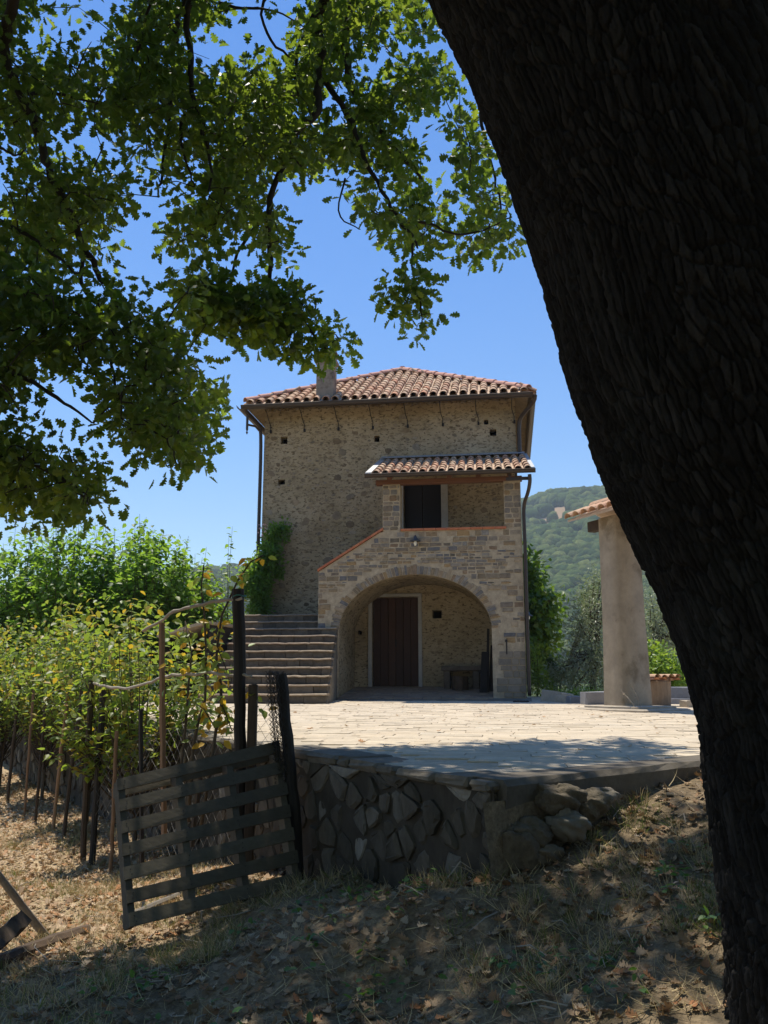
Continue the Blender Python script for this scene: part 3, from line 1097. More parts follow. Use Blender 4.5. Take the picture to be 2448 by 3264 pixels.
face_strip(19, False)
face_strip(19 + TH, True)
for x in (PX0, PX1):
    b.add([hp(x, 19, 1.2), hp(x, 19 + TH, 1.2), hp(x, 19 + TH, ptop(x)), hp(x, 19, ptop(x))], [(0, 3, 2, 1) if x == PX0 else (0, 1, 2, 3)])
tp = [PX0, -2.68, -2.675, PX1]
for xa, xb in zip(tp, tp[1:]):
    b.add([hp(xa, 19, ptop(xa)), hp(xb, 19, ptop(xb)), hp(xb, 19 + TH, ptop(xb)), hp(xa, 19 + TH, ptop(xa))], [(0, 1, 2, 3)])
porch = b.build('porch_wall', M['mortar'], house)
# vault + inner jambs
b = MB()
prof = [(arch[0][0], 1.2)] + arch + [(arch[-1][0], 1.2)]
for (xa, za), (xb, zb) in zip(prof, prof[1:]):
    b.add([hp(xa, 19.002, za), hp(xb, 19.002, zb), hp(xb, 20.998, zb), hp(xa, 20.998, za)], [(0, 3, 2, 1)])
b.build('porch_vault', M['plaster'], house)
# right flank of the porch and balcony floor
b = MB()
hbox(b, PX1 - 0.38, PX1 - 0.004, 19 + TH, 20.995, 1.2, 4.18)
b.build('porch_flank', M['plaster'], house)
b = MB()
hbox(b, -2.7, PX1 - 0.01, 19 + TH, 20.995, 4.12, 4.2)
b.build('balcony_floor', M['concrete'], house)
b = MB()
hbox(b, PX1 - 0.30, PX1 - 0.01, 19 + TH, 20.99, 4.2, 5.07)
b.build('balcony_side_parapet', M['mortar'], house)

b = MB()   # sloping paved porch floor
nx, ny = 14, 12
for j in range(ny):
    D0 = 18.85 + j * 2.13 / ny
    D1 = D0 + 2.13 / ny
    x = -3.66
    while x < -0.34:
        wd = random.uniform(0.18, 0.42)
        x1 = min(x + wd, -0.34)
        za, zb = 1.452 + (D0 - 18.9) * 0.112, 1.452 + (D1 - 18.9) * 0.112
        h_ = random.uniform(-0.006, 0.006)
        vs = [hp(x + 0.006, D0 + 0.006, za + h_), hp(x1 - 0.006, D0 + 0.006, za + h_), hp(x1 - 0.006, D1 - 0.006, zb + h_), hp(x + 0.006, D1 - 0.006, zb + h_)]
        vs += [(p[0], p[1], p[2] - 0.05) for p in vs]
        b.add(vs, [(0, 1, 2, 3), (0, 4, 5, 1), (1, 5, 6, 2), (2, 6, 7, 3), (3, 7, 4, 0)], random.random())
        x = x1
fl = b.build('porch_floor_slabs', M['step_stone'], house)
fl['kind'] = 'stuff'
b = MB()
b.add([hp(-3.66, 18.3, 1.36), hp(-0.34, 18.3, 1.36), hp(-0.34, 18.85, 1.425), hp(-3.66, 18.85, 1.425), hp(-0.34, 21, 1.665), hp(-3.66, 21, 1.665)], [(0, 1, 2, 3), (3, 2, 4, 5)])
b.add([hp(-0.45, 18.3, 1.37), hp(0.45, 18.3, 1.37), hp(0.45, 19.1, 1.46), hp(-0.45, 19.1, 1.46)], [(0, 1, 2, 3)])
b.build('porch_floor', M['pier_block'], house)

# coursed stones of the porch front
st = []
z = 1.46
while z < 5.04:
    hrow = random.choice([0.035, 0.05, 0.06, 0.08, 0.10, 0.12, 0.13])
    if z < 2.36:
        hrow = random.choice([0.11, 0.13, 0.15])
    x = PX0 + random.uniform(-0.02, 0.02)
    while x < PX1 - 0.03:
        wd = random.uniform(0.09, 0.24) if hrow < 0.09 else random.uniform(0.09, 0.30)
        x1 = min(x + wd, PX1 - 0.004)
        xm, zm = (x + x1) / 2, z + hrow / 2
        ok = True
        for (xx, zz) in ((x, z), (x1, z), (x, z + hrow), (x1, z + hrow), (xm, z), (xm, zm)):
            if zz > AZ - 0.4:
                e = ((xx - AX) / (AA + 0.225)) ** 2 + ((zz - AZ) / (AB + 0.215)) ** 2
                if e < 1 and zz >= AZ - 0.02:
                    ok = False
            if zz < AZ and arch[0][0] - 0.0 < xx < arch[-1][0] + 0.0:
                ok = False
            if zz > ptop(xx) - 0.01:
                ok = False
        if ok and x1 - x > 0.05:
            st.append((x, x1, z, z + hrow))
        x = x1
    z += hrow
st.sort(key=lambda t: -(t[1] - t[0]) * (t[3] - t[2]))
rest = MB()
k = 0
for (x, x1, z0, z1) in st:
    if z0 < 2.3 and x > -0.4:
        g = 0.009
        poly = [(x + g, z0 + g), (x1 - g, z0 + g), (x1 - g, z1 - g), (x + g, z1 - g)]
        vs, fs = stone_prism([(a, c - HZ) for a, c in poly], 0.02, -0.018, 0.006, 0.006)
        MB().add(vs, fs, random.random()).build('pier_block', M['pier_block'], porch)
        continue
    if random.random() < 0.14 or (x > -0.5 and random.random() < 0.35):
        continue
    g = random.uniform(0.006, 0.016)
    jj = lambda: random.uniform(-0.008, 0.008)
    poly = [(x + g + jj(), z0 + g + jj()), ((x + x1) / 2 + jj(), z0 + g + jj()), (x1 - g + jj(), z0 + g + jj()), (x1 - g + jj(), z1 - g + jj()), ((x + x1) / 2 + jj(), z1 - g + jj()), (x + g + jj(), z1 - g + jj())]
    vs, fs = stone_prism([(a, c - HZ) for a, c in poly], 0.02, -random.uniform(0.002, 0.02), 0.008, 0.006)
    if k < 300:
        MB().add(vs, fs, random.random()).build('porch_stone', M['porch_stone'], porch)
    else:
        rest.add(vs, fs, random.random())
    k += 1
if rest.v:
    rest.build('porch_stones', M['porch_stone'], porch)['kind'] = 'stuff'
# voussoirs
ang = [0.02]
while ang[-1] < math.pi - 0.05:
    ang.append(ang[-1] + random.uniform(0.028, 0.062))
for a0, a1 in zip(ang, ang[1:]):
    a1 = min(a1, math.pi - 0.02)
    t = random.uniform(0.13, 0.22)
    P = lambda a, r: (AX - (AA + r) * math.cos(a), AZ + (AB + r) * math.sin(a) - HZ)
    g = 0.004
    poly = [P(a0 + g, 0.004), P(a1 - g, 0.004), P(a1 - g, t), P(a0 + g, t)]
    vs, fs = stone_prism(poly, 0.02, -random.uniform(0.006, 0.02), 0.006, 0.005)
    MB().add(vs, fs, random.random()).build('voussoir', M['porch_stone'], porch)
# copings: sloping brick row and balcony sill
L_ = math.hypot(1.46, 0.90)
nb = 11
for k in range(nb):
    t0, t1 = k / nb, (k + 1) / nb
    xa, xb = -4.16 + 1.48 * t0, -4.16 + 1.48 * t1 - 0.006
    za, zb = 4.205 + 0.91 * t0, 4.205 + 0.91 * t1 - 0.004
    vs = []
    for yv in (18.955, 19.40):
        vs += [hp(xa, yv, za), hp(xb, yv, zb), hp(xb, yv, zb + 0.05), hp(xa, yv, za + 0.05)]
    MB().add(vs, [(0, 1, 2, 3), (7, 6, 5, 4), (3, 2, 6, 7), (0, 4, 5, 1), (0, 3, 7, 4), (1, 5, 6, 2)], random.random()).build('coping_brick', M['brick'], porch)
for k in range(9):
    x0 = -2.30 + k * 0.2589
    m_ = MB()
    hbox(m_, x0 + 0.003, x0 + 0.256, 18.955, 19.40, 5.072, 5.122, 0.006, random.random())
    m_.build('coping_brick', M['brick'], porch)
# balcony pillars
for (x0, x1) in ((-2.70, -2.31), (-0.01, 0.36)):
    b = MB()
    hbox(b, x0, x1, 19.0, 19.40, 5.07, 6.14)
    pl = b.build('balcony_pillar', M['mortar'], house)
    z = 5.09
    while z < 6.08:
        hr = random.uniform(0.08, 0.17)
        x = x0
        while x < x1 - 0.02:
            xe = min(x1 - 0.004, x + random.uniform(0.12, 0.24))
            if xe - x > 0.05:
                g = random.uniform(0.007, 0.014)
                poly = round_poly([(x + g, z + g - HZ), (xe - g, z + g - HZ), (xe - g, min(z + hr, 6.13) - g - HZ), (x + g, min(z + hr, 6.13) - g - HZ)], 0.15, 0.004)
                vs, fs = stone_prism(poly, 0.02, -random.uniform(0.002, 0.014), 0.008, 0.005)
                MB().add(vs, fs, random.random()).build('pillar_stone', M['porch_stone'], pl)
            x = xe
        z += hr
b = MB()
hbox(b, -2.86, 0.40, 18.98, 19.18, 6.145, 6.25, 0.012)
b.build('porch_beam', M['beam'], house)
for x in (-2.5, -1.18, -0.55, 0.12):
    b = MB()
    vs = []
    for yv, zz in ((18.60, 6.205), (20.97, 7.12)):
        vs += [hp(x - 0.05, yv, zz - 0.05), hp(x + 0.05, yv, zz - 0.05), hp(x + 0.05, yv, zz + 0.05), hp(x - 0.05, yv, zz + 0.05)]
    b.add(vs, [(0, 1, 2, 3), (7, 6, 5, 4), (3, 2, 6, 7), (0, 4, 5, 1), (0, 3, 7, 4), (1, 5, 6, 2)], random.random())
    b.build('rafter', M['beam'], house)

# ------------ outside stairs, each step a part with its own stones
RX = [-3.40, -3.44, -3.48, -3.52, -3.56, -3.60, -3.63, -3.66, -3.69, -3.73, -4.16]
for k in range(11):
    D0 = 16.4 + k * 0.30
    zt = 1.56 + k * 0.174
    z0 = zt - 0.174
    xr = RX[k]
    b = MB()
    De = 20.98 if k == 10 else D0 + 0.32
    hbox(b, -5.92, xr - 0.012, D0 + 0.06, De, 1.2, zt - 0.045)
    stp = b.build('step', M['step_stone'] if k == 10 else M['riser'], house)
    x = -5.95
    while x < xr - 0.02:
        wd = random.uniform(0.26, 0.62)
        xe = min(x + wd, xr)
        if xr - xe < 0.15:
            xe = xr
        m_ = MB()
        vs, fs = chamfer_box(hp(x + 0.003, D0 + 0.02 + random.uniform(0, 0.016), z0 + 0.001), hp(xe - 0.003, D0 + 0.30, zt - 0.040), 0.007)
        vs = [(a + random.uniform(-0.004, 0.004), c + random.uniform(-0.005, 0.005), d + random.uniform(-0.003, 0.003)) for a, c, d in vs]
        m_.add(vs, fs, random.random())
        m_.build('step_stone', M['riser'], stp)
        x = xe
    x = -5.95
    while x < xr - 0.02:
        wd = random.uniform(0.4, 0.9)
        xe = min(x + wd, xr + 0.01)
        if xr - xe < 0.2:
            xe = xr + 0.01
        nn_ = 5
        prof_ = [(0.30, -0.042), (0.008, -0.040), (-0.002, -0.026), (0.006, -0.012), (0.03, -0.001), (0.30, 0.0)]
        vs = []
        for i in range(nn_ + 1):
            xx = x + 0.002 + (xe - x - 0.004) * i / nn_
            j1, j2 = random.uniform(-0.007, 0.007), random.uniform(-0.008, 0.006)
            vs += [hp(xx, D0 + dd + j1, zt + zz_ + j2) for dd, zz_ in prof_]
        q = len(prof_)
        fs = [(i * q + j, (i + 1) * q + j, (i + 1) * q + j + 1, i * q + j + 1) for i in range(nn_) for j in range(q - 1)] + [tuple(range(q)), tuple(nn_ * q + j for j in range(q - 1, -1, -1))]
        MB().add(vs, fs, random.random()).build('tread_stone', M['step_stone'], stp)
        x = xe
b = MB()
vs = [hp(x, D, z) for x in (-3.62, -3.36) for D, z in ((16.46, 1.2), (18.98, 1.2), (18.98, 2.75), (16.46, 1.50))]
vs = [hp(x, D, z) for x, D, z in ((-3.55, 16.44, 1.2), (-3.75, 18.99, 1.2), (-3.75, 18.99, 2.86), (-3.55, 16.44, 1.40), (-3.385, 16.44, 1.2), (-3.70, 18.99, 1.2), (-3.70, 18.99, 2.86), (-3.385, 16.44, 1.40))]
b.add(vs, [(0, 1, 2, 3), (7, 6, 5, 4), (3, 2, 6, 7), (0, 3, 7, 4)])
b.build('stair_side', M['pier_block'], house)
# upper flight behind the parapet
b = MB()
for k in range(5):
    hbox(b, -4.1 + k * 0.28, -3.82 + k * 0.28, 19.47, 20.98, (3.25, 3.45, 3.72, 3.90, 4.05)[k], 3.31 + (k + 1) * 0.175)
b.build('upper_flight', M['step_stone'], house)

# ------------ roofs
TS = 12


def tile_mesh(name, L, r0, r1, th, up=True):
    """half-round clay tile, axis along +y (uphill), r0 at the low end"""
    b = MB()
    vs, fs = [], []
    n = 7
    for (y, r) in ((0, r0), (L, r1)):
        for rr in (r, r - th):
            for k in range(n + 1):
                a = math.pi * k / n
                vs.append((rr * math.cos(a), y, rr * math.sin(a) * 0.92 * (1 if up else -1)))
    m = n + 1
    for k in range(n):
        fs += [(k, k + 1, 2 * m + k + 1, 2 * m + k), (m + k, 3 * m + k, 3 * m + k + 1, m + k + 1), (k, m + k, m + k + 1, k + 1)]
    b.add(vs, fs)
    me = b.mesh(name, False)
    return me


coppo = tile_mesh('coppo', 0.44, 0.098, 0.082, 0.014)
coppo.materials.append(M['tile'])
coppo_small = tile_mesh('coppo_small', 0.44, 0.080, 0.066, 0.013)
coppo_small.materials.append(M['tile'])
hiptile = tile_mesh('hip_tile', 0.50, 0.105, 0.090, 0.015)
hiptile.materials.append(M['ridge_tile'])

EX0, EX1, ED0, EZ = -6.40, 0.66, 20.42, 8.66
AXX, AD, AZZ = -2.83, 24.01, 10.62
ED1 = 2 * AD - ED0
b = MB()
ap = hp(AXX, AD, AZZ)
c4 = [hp(EX0, ED0, EZ), hp(EX1, ED0, EZ), hp(EX1, ED1, EZ), hp(EX0, ED1, EZ)]
b.add(c4 + [ap], [(0, 1, 4), (1, 2, 4), (2, 3, 4), (3, 0, 4)])
lo = [(p[0], p[1], p[2] - 0.06) for p in c4]
w4 = [hp(XL + 0.02, 21.02, 8.75), hp(XR - 0.02, 21.02, 8.75), hp(XR - 0.02, DB - 0.02, 8.75), hp(XL + 0.02, DB - 0.02, 8.75)]
b.add(c4 + lo, [(0, 4, 5, 1), (1, 5, 6, 2), (2, 6, 7, 3), (3, 7, 4, 0)])
roof = b.build('roof', M['tile_under'], house)
b = MB()   # boarded, tiled underside of the eaves
b.add(lo + w4, [(0, 4, 5, 1), (1, 5, 6, 2), (2, 6, 7, 3), (3, 7, 4, 0)])
b.build('eaves_soffit', M['facade_stone'], roof)
run = AD - ED0
slope = math.atan2(AZZ - EZ, run)
ncol = 29
sp = (EX1 - EX0) / ncol
ex = 0.335
chan = MB()


def chan_tile(mb, P0, along, side, nrm, L, r, rnd):
    """concave channel tile strip"""
    vs, fs = [], []
    for t in (0, L):
        for k in range(5):
            a = math.pi * k / 4
            vs.append(np.array(P0) + along * t + side * (r * math.cos(a)) + nrm * (0.062 - 0.055 * math.sin(a)))
    for k in range(4):
        fs.append((k, k + 1, 5 + k + 1, 5 + k))
    mb.add(vs, fs, rnd)


alongv = np.array([0, math.cos(slope), math.sin(slope)])
nrmv = np.array([0, -math.sin(slope), math.cos(slope)])
for c in range(ncol):
    x = EX0 + sp * (c + 0.5)
    half = min(x - EX0, EX1 - x)
    maxs = half / (EX1 - EX0) * 2 * run / math.cos(slope)
    k = 0
    while True:
        s_ = -0.06 + k * ex
        if s_ + 0.16 > maxs:
            break
        y = ED0 + s_ * math.cos(slope)
        z = EZ + s_ * math.sin(slope)
        o = link('roof_tile', coppo, None, roof, hp(x + random.uniform(-0.008, 0.008), y, z + 0.045), (slope - 0.035 + random.uniform(-0.01, 0.01), 0, random.uniform(-0.02, 0.02)))
        k += 1
    for xx in (x - sp / 2,):
        half = min(xx - EX0, EX1 - xx)
        mx = half / (EX1 - EX0) * 2 * run / math.cos(slope)
        s_ = -0.05
        while s_ < mx - 0.1:
            P0 = np.array(hp(xx, ED0 + s_ * math.cos(slope), EZ + s_ * math.sin(slope) + 0.006 * (1 if int(s_ * 10) % 2 else 0)))
            chan_tile(chan, P0, alongv, np.array([1.0, 0, 0]), nrmv, 0.36, 0.07, random.random())
            s_ += ex
chan.build('channel_tiles', M['tile_under'], roof)['kind'] = 'stuff'
# other three slopes: same tiles, joined
side = MB()
tv = [np.array(v.co) for v in coppo.vertices]
tf = [tuple(p.vertices) for p in coppo.polygons]
cx_, cy_ = AXX, AD
for q in (1, 2, 3):
    Rz = np.array(Matrix.Rotation(q * math.pi / 2, 3, 'Z'))
    Rx = np.array(Matrix.Rotation(slope, 3, 'X'))
    for c in range(ncol):
        t = -3.59 + sp * (c + 0.5)
        mx = (3.59 - abs(t)) / math.cos(slope)
        s_ = -0.06
        while s_ + 0.16 < mx:
            loc = np.array([t, -3.59 + s_ * math.cos(slope), EZ - HZ + s_ * math.sin(slope) + 0.045])
            side.add([Rz @ (Rx @ v + loc) + np.array([cx_, cy_ - 19, 0]) for v in tv], tf, random.random())
            s_ += ex
side.build('side_roof_tiles', M['tile'], roof)['kind'] = 'stuff'
# hip tiles
for (hx, hy) in ((EX0, ED0), (EX1, ED0), (EX1, ED1), (EX0, ED1)):
    A = Vector(hp(hx, hy, EZ + 0.09))
    B_ = Vector(hp(AXX, AD, AZZ + 0.11))
    d = (B_ - A)
    n = 13
    for k in range(n):
        p = A + d * (k / n)
        rt = d.normalized()
        zax = (Vector((0, 0, 1)) - rt * rt.z).normalized()
        xax = rt.cross(zax)
        mt = Matrix((xax, rt, zax)).transposed().to_euler()
        link('hip_tile', hiptile, None, roof, p + Vector((0, 0, 0.004 * (k % 2))), (mt.x - 0.03, mt.y, mt.z))
# chimney
b = MB()
hbox(b, -4.63, -4.19, 20.62, 21.06, 8.74, 9.78, 0.012)
ch_ = b.build('chimney', M['chimney'], roof)
b = MB()
hbox(b, -4.69, -4.13, 20.56, 21.12, 9.78, 9.86, 0.01)
for x in (-4.6, -4.28):
    hbox(b, x, x + 0.06, 20.64, 21.04, 9.86, 10.0)
hbox(b, -4.70, -4.12, 20.55, 21.13, 10.0, 10.05, 0.01)
b.build('chimney_cap', M['chimney'], ch_)


def gutter(name, A, B, parent, r=0.075, mat='metal'):
    A, B = Vector(A), Vector(B)
    d = (B - A).normalized()
    sd_ = d.cross(Vector((0, 0, 1))).normalized()
    b = MB()
    vs, fs = [], []
    n = 7
    for p in (A, B):
        for rr in (r, r - 0.006):
            for k in range(n + 1):
                a = math.pi * k / n
                vs.append(p + sd_ * (rr * math.cos(a)) + Vector((0, 0, -rr * math.sin(a) * 1.15)))
    m = n + 1
    for k in range(n):
        fs += [(k, k + 1, 2 * m + k + 1, 2 * m + k), (m + k, 3 * m + k, 3 * m + k + 1, m + k + 1), (k, m + k, m + k + 1, k + 1), (2 * m + k, 2 * m + k + 1, 3 * m + k + 1, 3 * m + k)]
    b.add(vs, fs)
    # rolled outer lip
    b.tube([A + sd_ * r, B + sd_ * r], 0.009, 6)
    b.tube([A - sd_ * r, B - sd_ * r], 0.006, 6)
    return b.build(name, M[mat], parent)


g1 = gutter('gutter', hp(-6.47, 20.34, 8.595), hp(0.75, 20.34, 8.595), roof, 0.085)
gutter('gutter', hp(0.735, 20.28, 8.595), hp(0.735, ED1 + 0.05, 8.595), roof, 0.085)
gutter('gutter', hp(-6.5, 20.28, 8.595), hp(-6.5, ED1 + 0.05, 8.595), roof, 0.085)
# curled iron gutter brackets hanging in front of the wall
for k in range(8):
    x = -5.93 + k * 0.882
    b = MB()
    b.tube([hp(x, 20.40, 8.60), hp(x, 20.75, 8.52), hp(x, 20.93, 8.40), hp(x + 0.03, 20.955, 8.30), hp(x + 0.055, 20.965, 8.22), hp(x + 0.045, 20.968, 8.14), hp(x + 0.055, 20.968, 8.08)], 0.010, 6)
    b.box(hp(x + 0.032, 20.95, 8.05), hp(x + 0.078, 20.99, 8.13))
    b.build('gutter_bracket', M['iron'], roof)
# scalloped row of tile ends under the eaves
n_sc = 32
b = MB()
for k in range(n_sc):
    x = XL + 0.10 + k * (XR - XL - 0.2) / (n_sc - 1)
    vs = [hp(x + rr_ * math.cos(math.pi * i / 6), D_, 8.625 + rr_ * 0.55 * math.sin(math.pi * i / 6)) for D_, rr_ in ((20.90, 0.085), (20.90, 0.07), (20.99, 0.07)) for i in range(7)]
    b.add(vs, [(i, i + 1, 8 + i, 7 + i) for i in range(6)] + [(7 + i, 8 + i, 15 + i, 14 + i) for i in range(6)], random.random())
b.build('eaves_tiles', M['facade_stone'], roof)['kind'] = 'stuff'

# downpipes
def pipe(pts, r, parent, mat='metal', name='downpipe'):
    P = [Vector(p) for p in pts]
    # smooth
    for _ in range(2):
        Q = [P[0]]
        for a, b_ in zip(P, P[1:]):
            Q += [a.lerp(b_, 0.25), a.lerp(b_, 0.75)]
        Q.append(P[-1])
        P = Q
    b = MB()
    b.tube(P, r, 8)
    return b.build(name, M[mat], parent, True)


pipe([hp(-6.40, 20.36, 8.56), hp(-6.38, 20.45, 8.44), hp(-6.17, 20.85, 8.25), hp(-6.11, 20.93, 8.1), hp(-6.11, 20.93, 6), hp(-6.11, 20.93, 3.2)], 0.045, house)
b = MB()
b.tube([hp(-6.36, 20.5, 8.42), hp(-6.36, 20.5, 8.03), hp(-6.36, 20.5, 7.98)], [0.032, 0.032, 0.01], 6)
b.tube([hp(-6.36, 20.5, 7.99), hp(-6.36, 20.5, 7.95), hp(-6.36, 20.5, 7.90)], [0.008, 0.03, 0.004], 6)
b.tube([hp(-6.36, 20.5, 8.16), hp(-6.2, 20.7, 8.16), hp(-6.11, 20.93, 8.05)], 0.028, 6)
b.build('gutter_finial', M['metal'], house)
pipe([hp(0.80, 20.36, 8.56), hp(0.78, 20.4, 8.4), hp(0.47, 20.85, 8.2), hp(0.40, 20.94, 8.05), hp(0.40, 20.94, 7.6), hp(0.40, 20.94, 7.2)], 0.05, house)
pipe([hp(0.55, 18.52, 6.16), hp(0.56, 18.54, 6.02), hp(0.52, 18.7, 5.82), hp(0.42, 18.95, 5.6), hp(0.41, 18.95, 5.3), hp(0.42, 18.95, 4.6), hp(0.41, 18.95, 3.4), hp(0.41, 18.95, 1.5)], 0.04, house)
b = MB()
hbox(b, 0.05, 0.56, 18.60, 18.63, 6.06, 6.13)
hbox(b, 0.10, 0.15, 18.58, 18.62, 6.12, 6.22)
hbox(b, 0.24, 0.29, 18.58, 18.62, 6.12, 6.22)
b.build('gutter_stay', M['metal'], house)

# porch roof
PR0, PR1, PD0, PD1, PZ0, PZ1 = -3.00, 0.62, 18.60, 20.99, 6.27, 7.22
ps = math.atan2(PZ1 - PZ0, PD1 - PD0)
b = MB()
b.add([hp(PR0, PD0, PZ0), hp(PR1, PD0, PZ0), hp(PR1 - 0.1, PD1, PZ1), hp(PR0, PD1, PZ1), hp(PR0, PD0, PZ0 - 0.04), hp(PR1, PD0, PZ0 - 0.04), hp(PR1 - 0.1, PD1, PZ1 - 0.04), hp(PR0, PD1, PZ1 - 0.04)],
      [(0, 1, 2, 3), (7, 6, 5, 4), (0, 4, 5, 1), (1, 5, 6, 2), (3, 7, 4, 0)])
proof = b.build('porch_roof', M['tile_under'], house)
nc = 17
psp = (PR1 - PR0 - 0.10) / nc
pal_ = np.array([0, math.cos(ps), math.sin(ps)])
pnv = np.array([0, -math.sin(ps), math.cos(ps)])
chan = MB()
for c in range(nc):
    x = PR0 + 0.10 + psp * (c + 0.5)
    for k in range(6):
        s_ = -0.05 + k * 0.37
        xk = x - (x - PR0) / (PR1 - PR0) * 0.1 * (s_ / 2.57)
        link('roof_tile', coppo_small, None, proof, hp(xk + random.uniform(-0.006, 0.006), PD0 + s_ * math.cos(ps), PZ0 + s_ * math.sin(ps) + 0.045), (ps - 0.035, 0, random.uniform(-0.03, 0.03)))
        chan_tile(chan, np.array(hp(xk - psp / 2, PD0 + s_ * math.cos(ps), PZ0 + s_ * math.sin(ps))), pal_, np.array([1.0, 0, 0]), pnv, 0.40, 0.055, random.random())
chan.build('channel_tiles', M['tile_under'], proof)['kind'] = 'stuff'
gutter('gutter', hp(-3.03, 18.50, 6.265), hp(0.68, 18.50, 6.265), proof, 0.065)
b = MB()   # zinc verge and upper flashing
for x0, x1, sh in ((PR0 - 0.03, PR0 + 0.10, 0.0), (PR1 - 0.05, PR1 + 0.05, -0.1)):
    vs = []
    for D, z, s2 in ((PD0 - 0.02, PZ0 + 0.02, 0), (PD1, PZ1 + 0.02, sh)):
        vs += [hp(x0 + s2, D, z), hp(x1 + s2, D, z), hp(x1 + s2, D, z + 0.045), hp(x0 + s2, D, z + 0.045)]
    b.add(vs, [(0, 1, 2, 3), (7, 6, 5, 4), (3, 2, 6, 7), (0, 3, 7, 4), (1, 5, 6, 2)])
b.add([hp(PR0, 20.70, 7.21), hp(PR1 - 0.1, 20.70, 7.21), hp(PR1 - 0.1, 20.985, 7.33), hp(PR0, 20.985, 7.33)], [(0, 1, 2, 3)])
b.build('flashing', M['zinc'], proof)

# lamps on the house
def wall_lamp(P, parent_label):
    o = empty('wall_lamp', P, -YAW)
    b = MB()
    b.tube([(0, 0.12, 0.06), (0, 0.04, 0.16), (0, 0.0, 0.14)], 0.010, 6)
    b.tube([(0, 0, 0.14), (0, 0, 0.115), (0, 0, 0.06), (0, 0, 0.03), (0, 0, 0.02)], [0.02, 0.035, 0.05, 0.12, 0.125], 14)
    b.build('lamp_shade', M['lamp'], o, True)
    b = MB()
    b.tube([(0, 0, 0.02), (0, 0, -0.03), (0, 0, -0.08)], [0.033, 0.036, 0.022], 10)
    b.build('bulb', M['glass'], o, True)
    return o


M['lamp'] = NT('blue_grey_lamp').finish((0.075, 0.09, 0.11), 0.5, metal=0.4)
c_, s_n = math.cos(YAW), math.sin(YAW)


def hw(x, D, z):
    """house frame -> world"""
    q = U2 * x + N2 * D
    return (float(q[0]), float(q[1]), z)


l1 = wall_lamp(hw(-1.96, 18.87, 4.80), '')
tag(l1, 'small conical metal lamp on the porch wall below the balcony', 'lamp')
l2 = wall_lamp(hw(0.46, 19.62, 3.20), '')
l2.scale = (0.8, 0.8, 0.8)
tag(l2, 'small wall lamp on the right flank of the house', 'lamp')
b = MB()
b.tube([(0, 0, 0.30), (0, -0.03, 0.22), (0, -0.02, 0.0)], 0.016, 6)
b.box((-0.02, -0.03, 0.26), (0.02, 0.05, 0.31))
o = b.build('iron_hook', M['iron'])
o.location = hw(-0.04, 18.93, 2.36)
tag(o, 'dark iron bracket fixed on the right porch pier', 'hook')
# things standing in the porch
b = MB()
vs = []
n = 14
rr = [0.19 + 0.012 * math.sin(k * 3.1) for k in range(n)]
for z in (0, 0.30):
    for k in range(n):
        vs.append((rr[k] * math.cos(2 * math.pi * k / n), rr[k] * math.sin(2 * math.pi * k / n), z))
b.add(vs, [(k, (k + 1) % n, n + (k + 1) % n, n + k) for k in range(n)] + [tuple(range(n, 2 * n))])
o = b.build('tree_stump', M['log'])
o.location = hw(-1.11, 20.4, 1.62)
tag(o, 'short upright log used as a stool on the porch floor', 'stump')
b = MB()
b.box((0, -0.2, 0.30), (0.95, 0.2, 0.40), 0, 0.012)
b.box((0.05, -0.16, -0.06), (0.2, 0.16, 0.30), 0, 0.01)
b.box((0.72, -0.16, -0.06), (0.87, 0.16, 0.30), 0, 0.01)
o = b.build('stone_bench', M['riser'])
o.location = hw(-1.55, 20.72, 1.70)
o.rotation_euler = (0, 0, -YAW)
o.scale = (1, 1, 1.15)
tag(o, 'low stone bench against the back wall of the porch', 'bench')
for k, (xb, xt, h_, wd, lb) in enumerate(((-0.66, -0.60, 0.90, 0.16, 'shorter wide board leaning in the right corner of the porch'), (-0.52, -0.47, 1.42, 0.07, 'tallest thin board leaning in the right corner of the porch'), (-0.46, -0.40, 1.05, 0.12, 'dark board rightmost of those leaning in the porch corner'))):
    b = MB()
    vs = []
    for dy in (0, 0.03):
        vs += [(xb, dy, 0), (xb + wd, dy, 0), (xt + wd * 0.8, dy + 0.25, h_), (xt, dy + 0.25, h_)]
    b.add(vs, [(0, 1, 2, 3), (7, 6, 5, 4), (3, 2, 6, 7), (0, 3, 7, 4), (1, 5, 6, 2)], random.random())
    o = b.build('leaning_board', M['post_dark'])
    o.location = hw(0, 19.85 + k * 0.07, 1.56)
    o.rotation_euler = (0, 0, -YAW)
    tag(o, lb, 'board', 'boards leaning in the porch')
b = MB()
b.box((-0.16, -0.1, 0), (0.16, 0.1, 0.035), 0, 0.008)
for k in range(5):
    b.box((-0.13 + k * 0.06, -0.085, 0.035), (-0.10 + k * 0.06, 0.085, 0.042))
o = b.build('drain_cover', M['iron'])
o.location = hw(0.22, 18.2, 1.375)
o.rotation_euler = (0, 0, -YAW)
tag(o, 'small dark drain cover on the paving at the pier foot', 'drain')
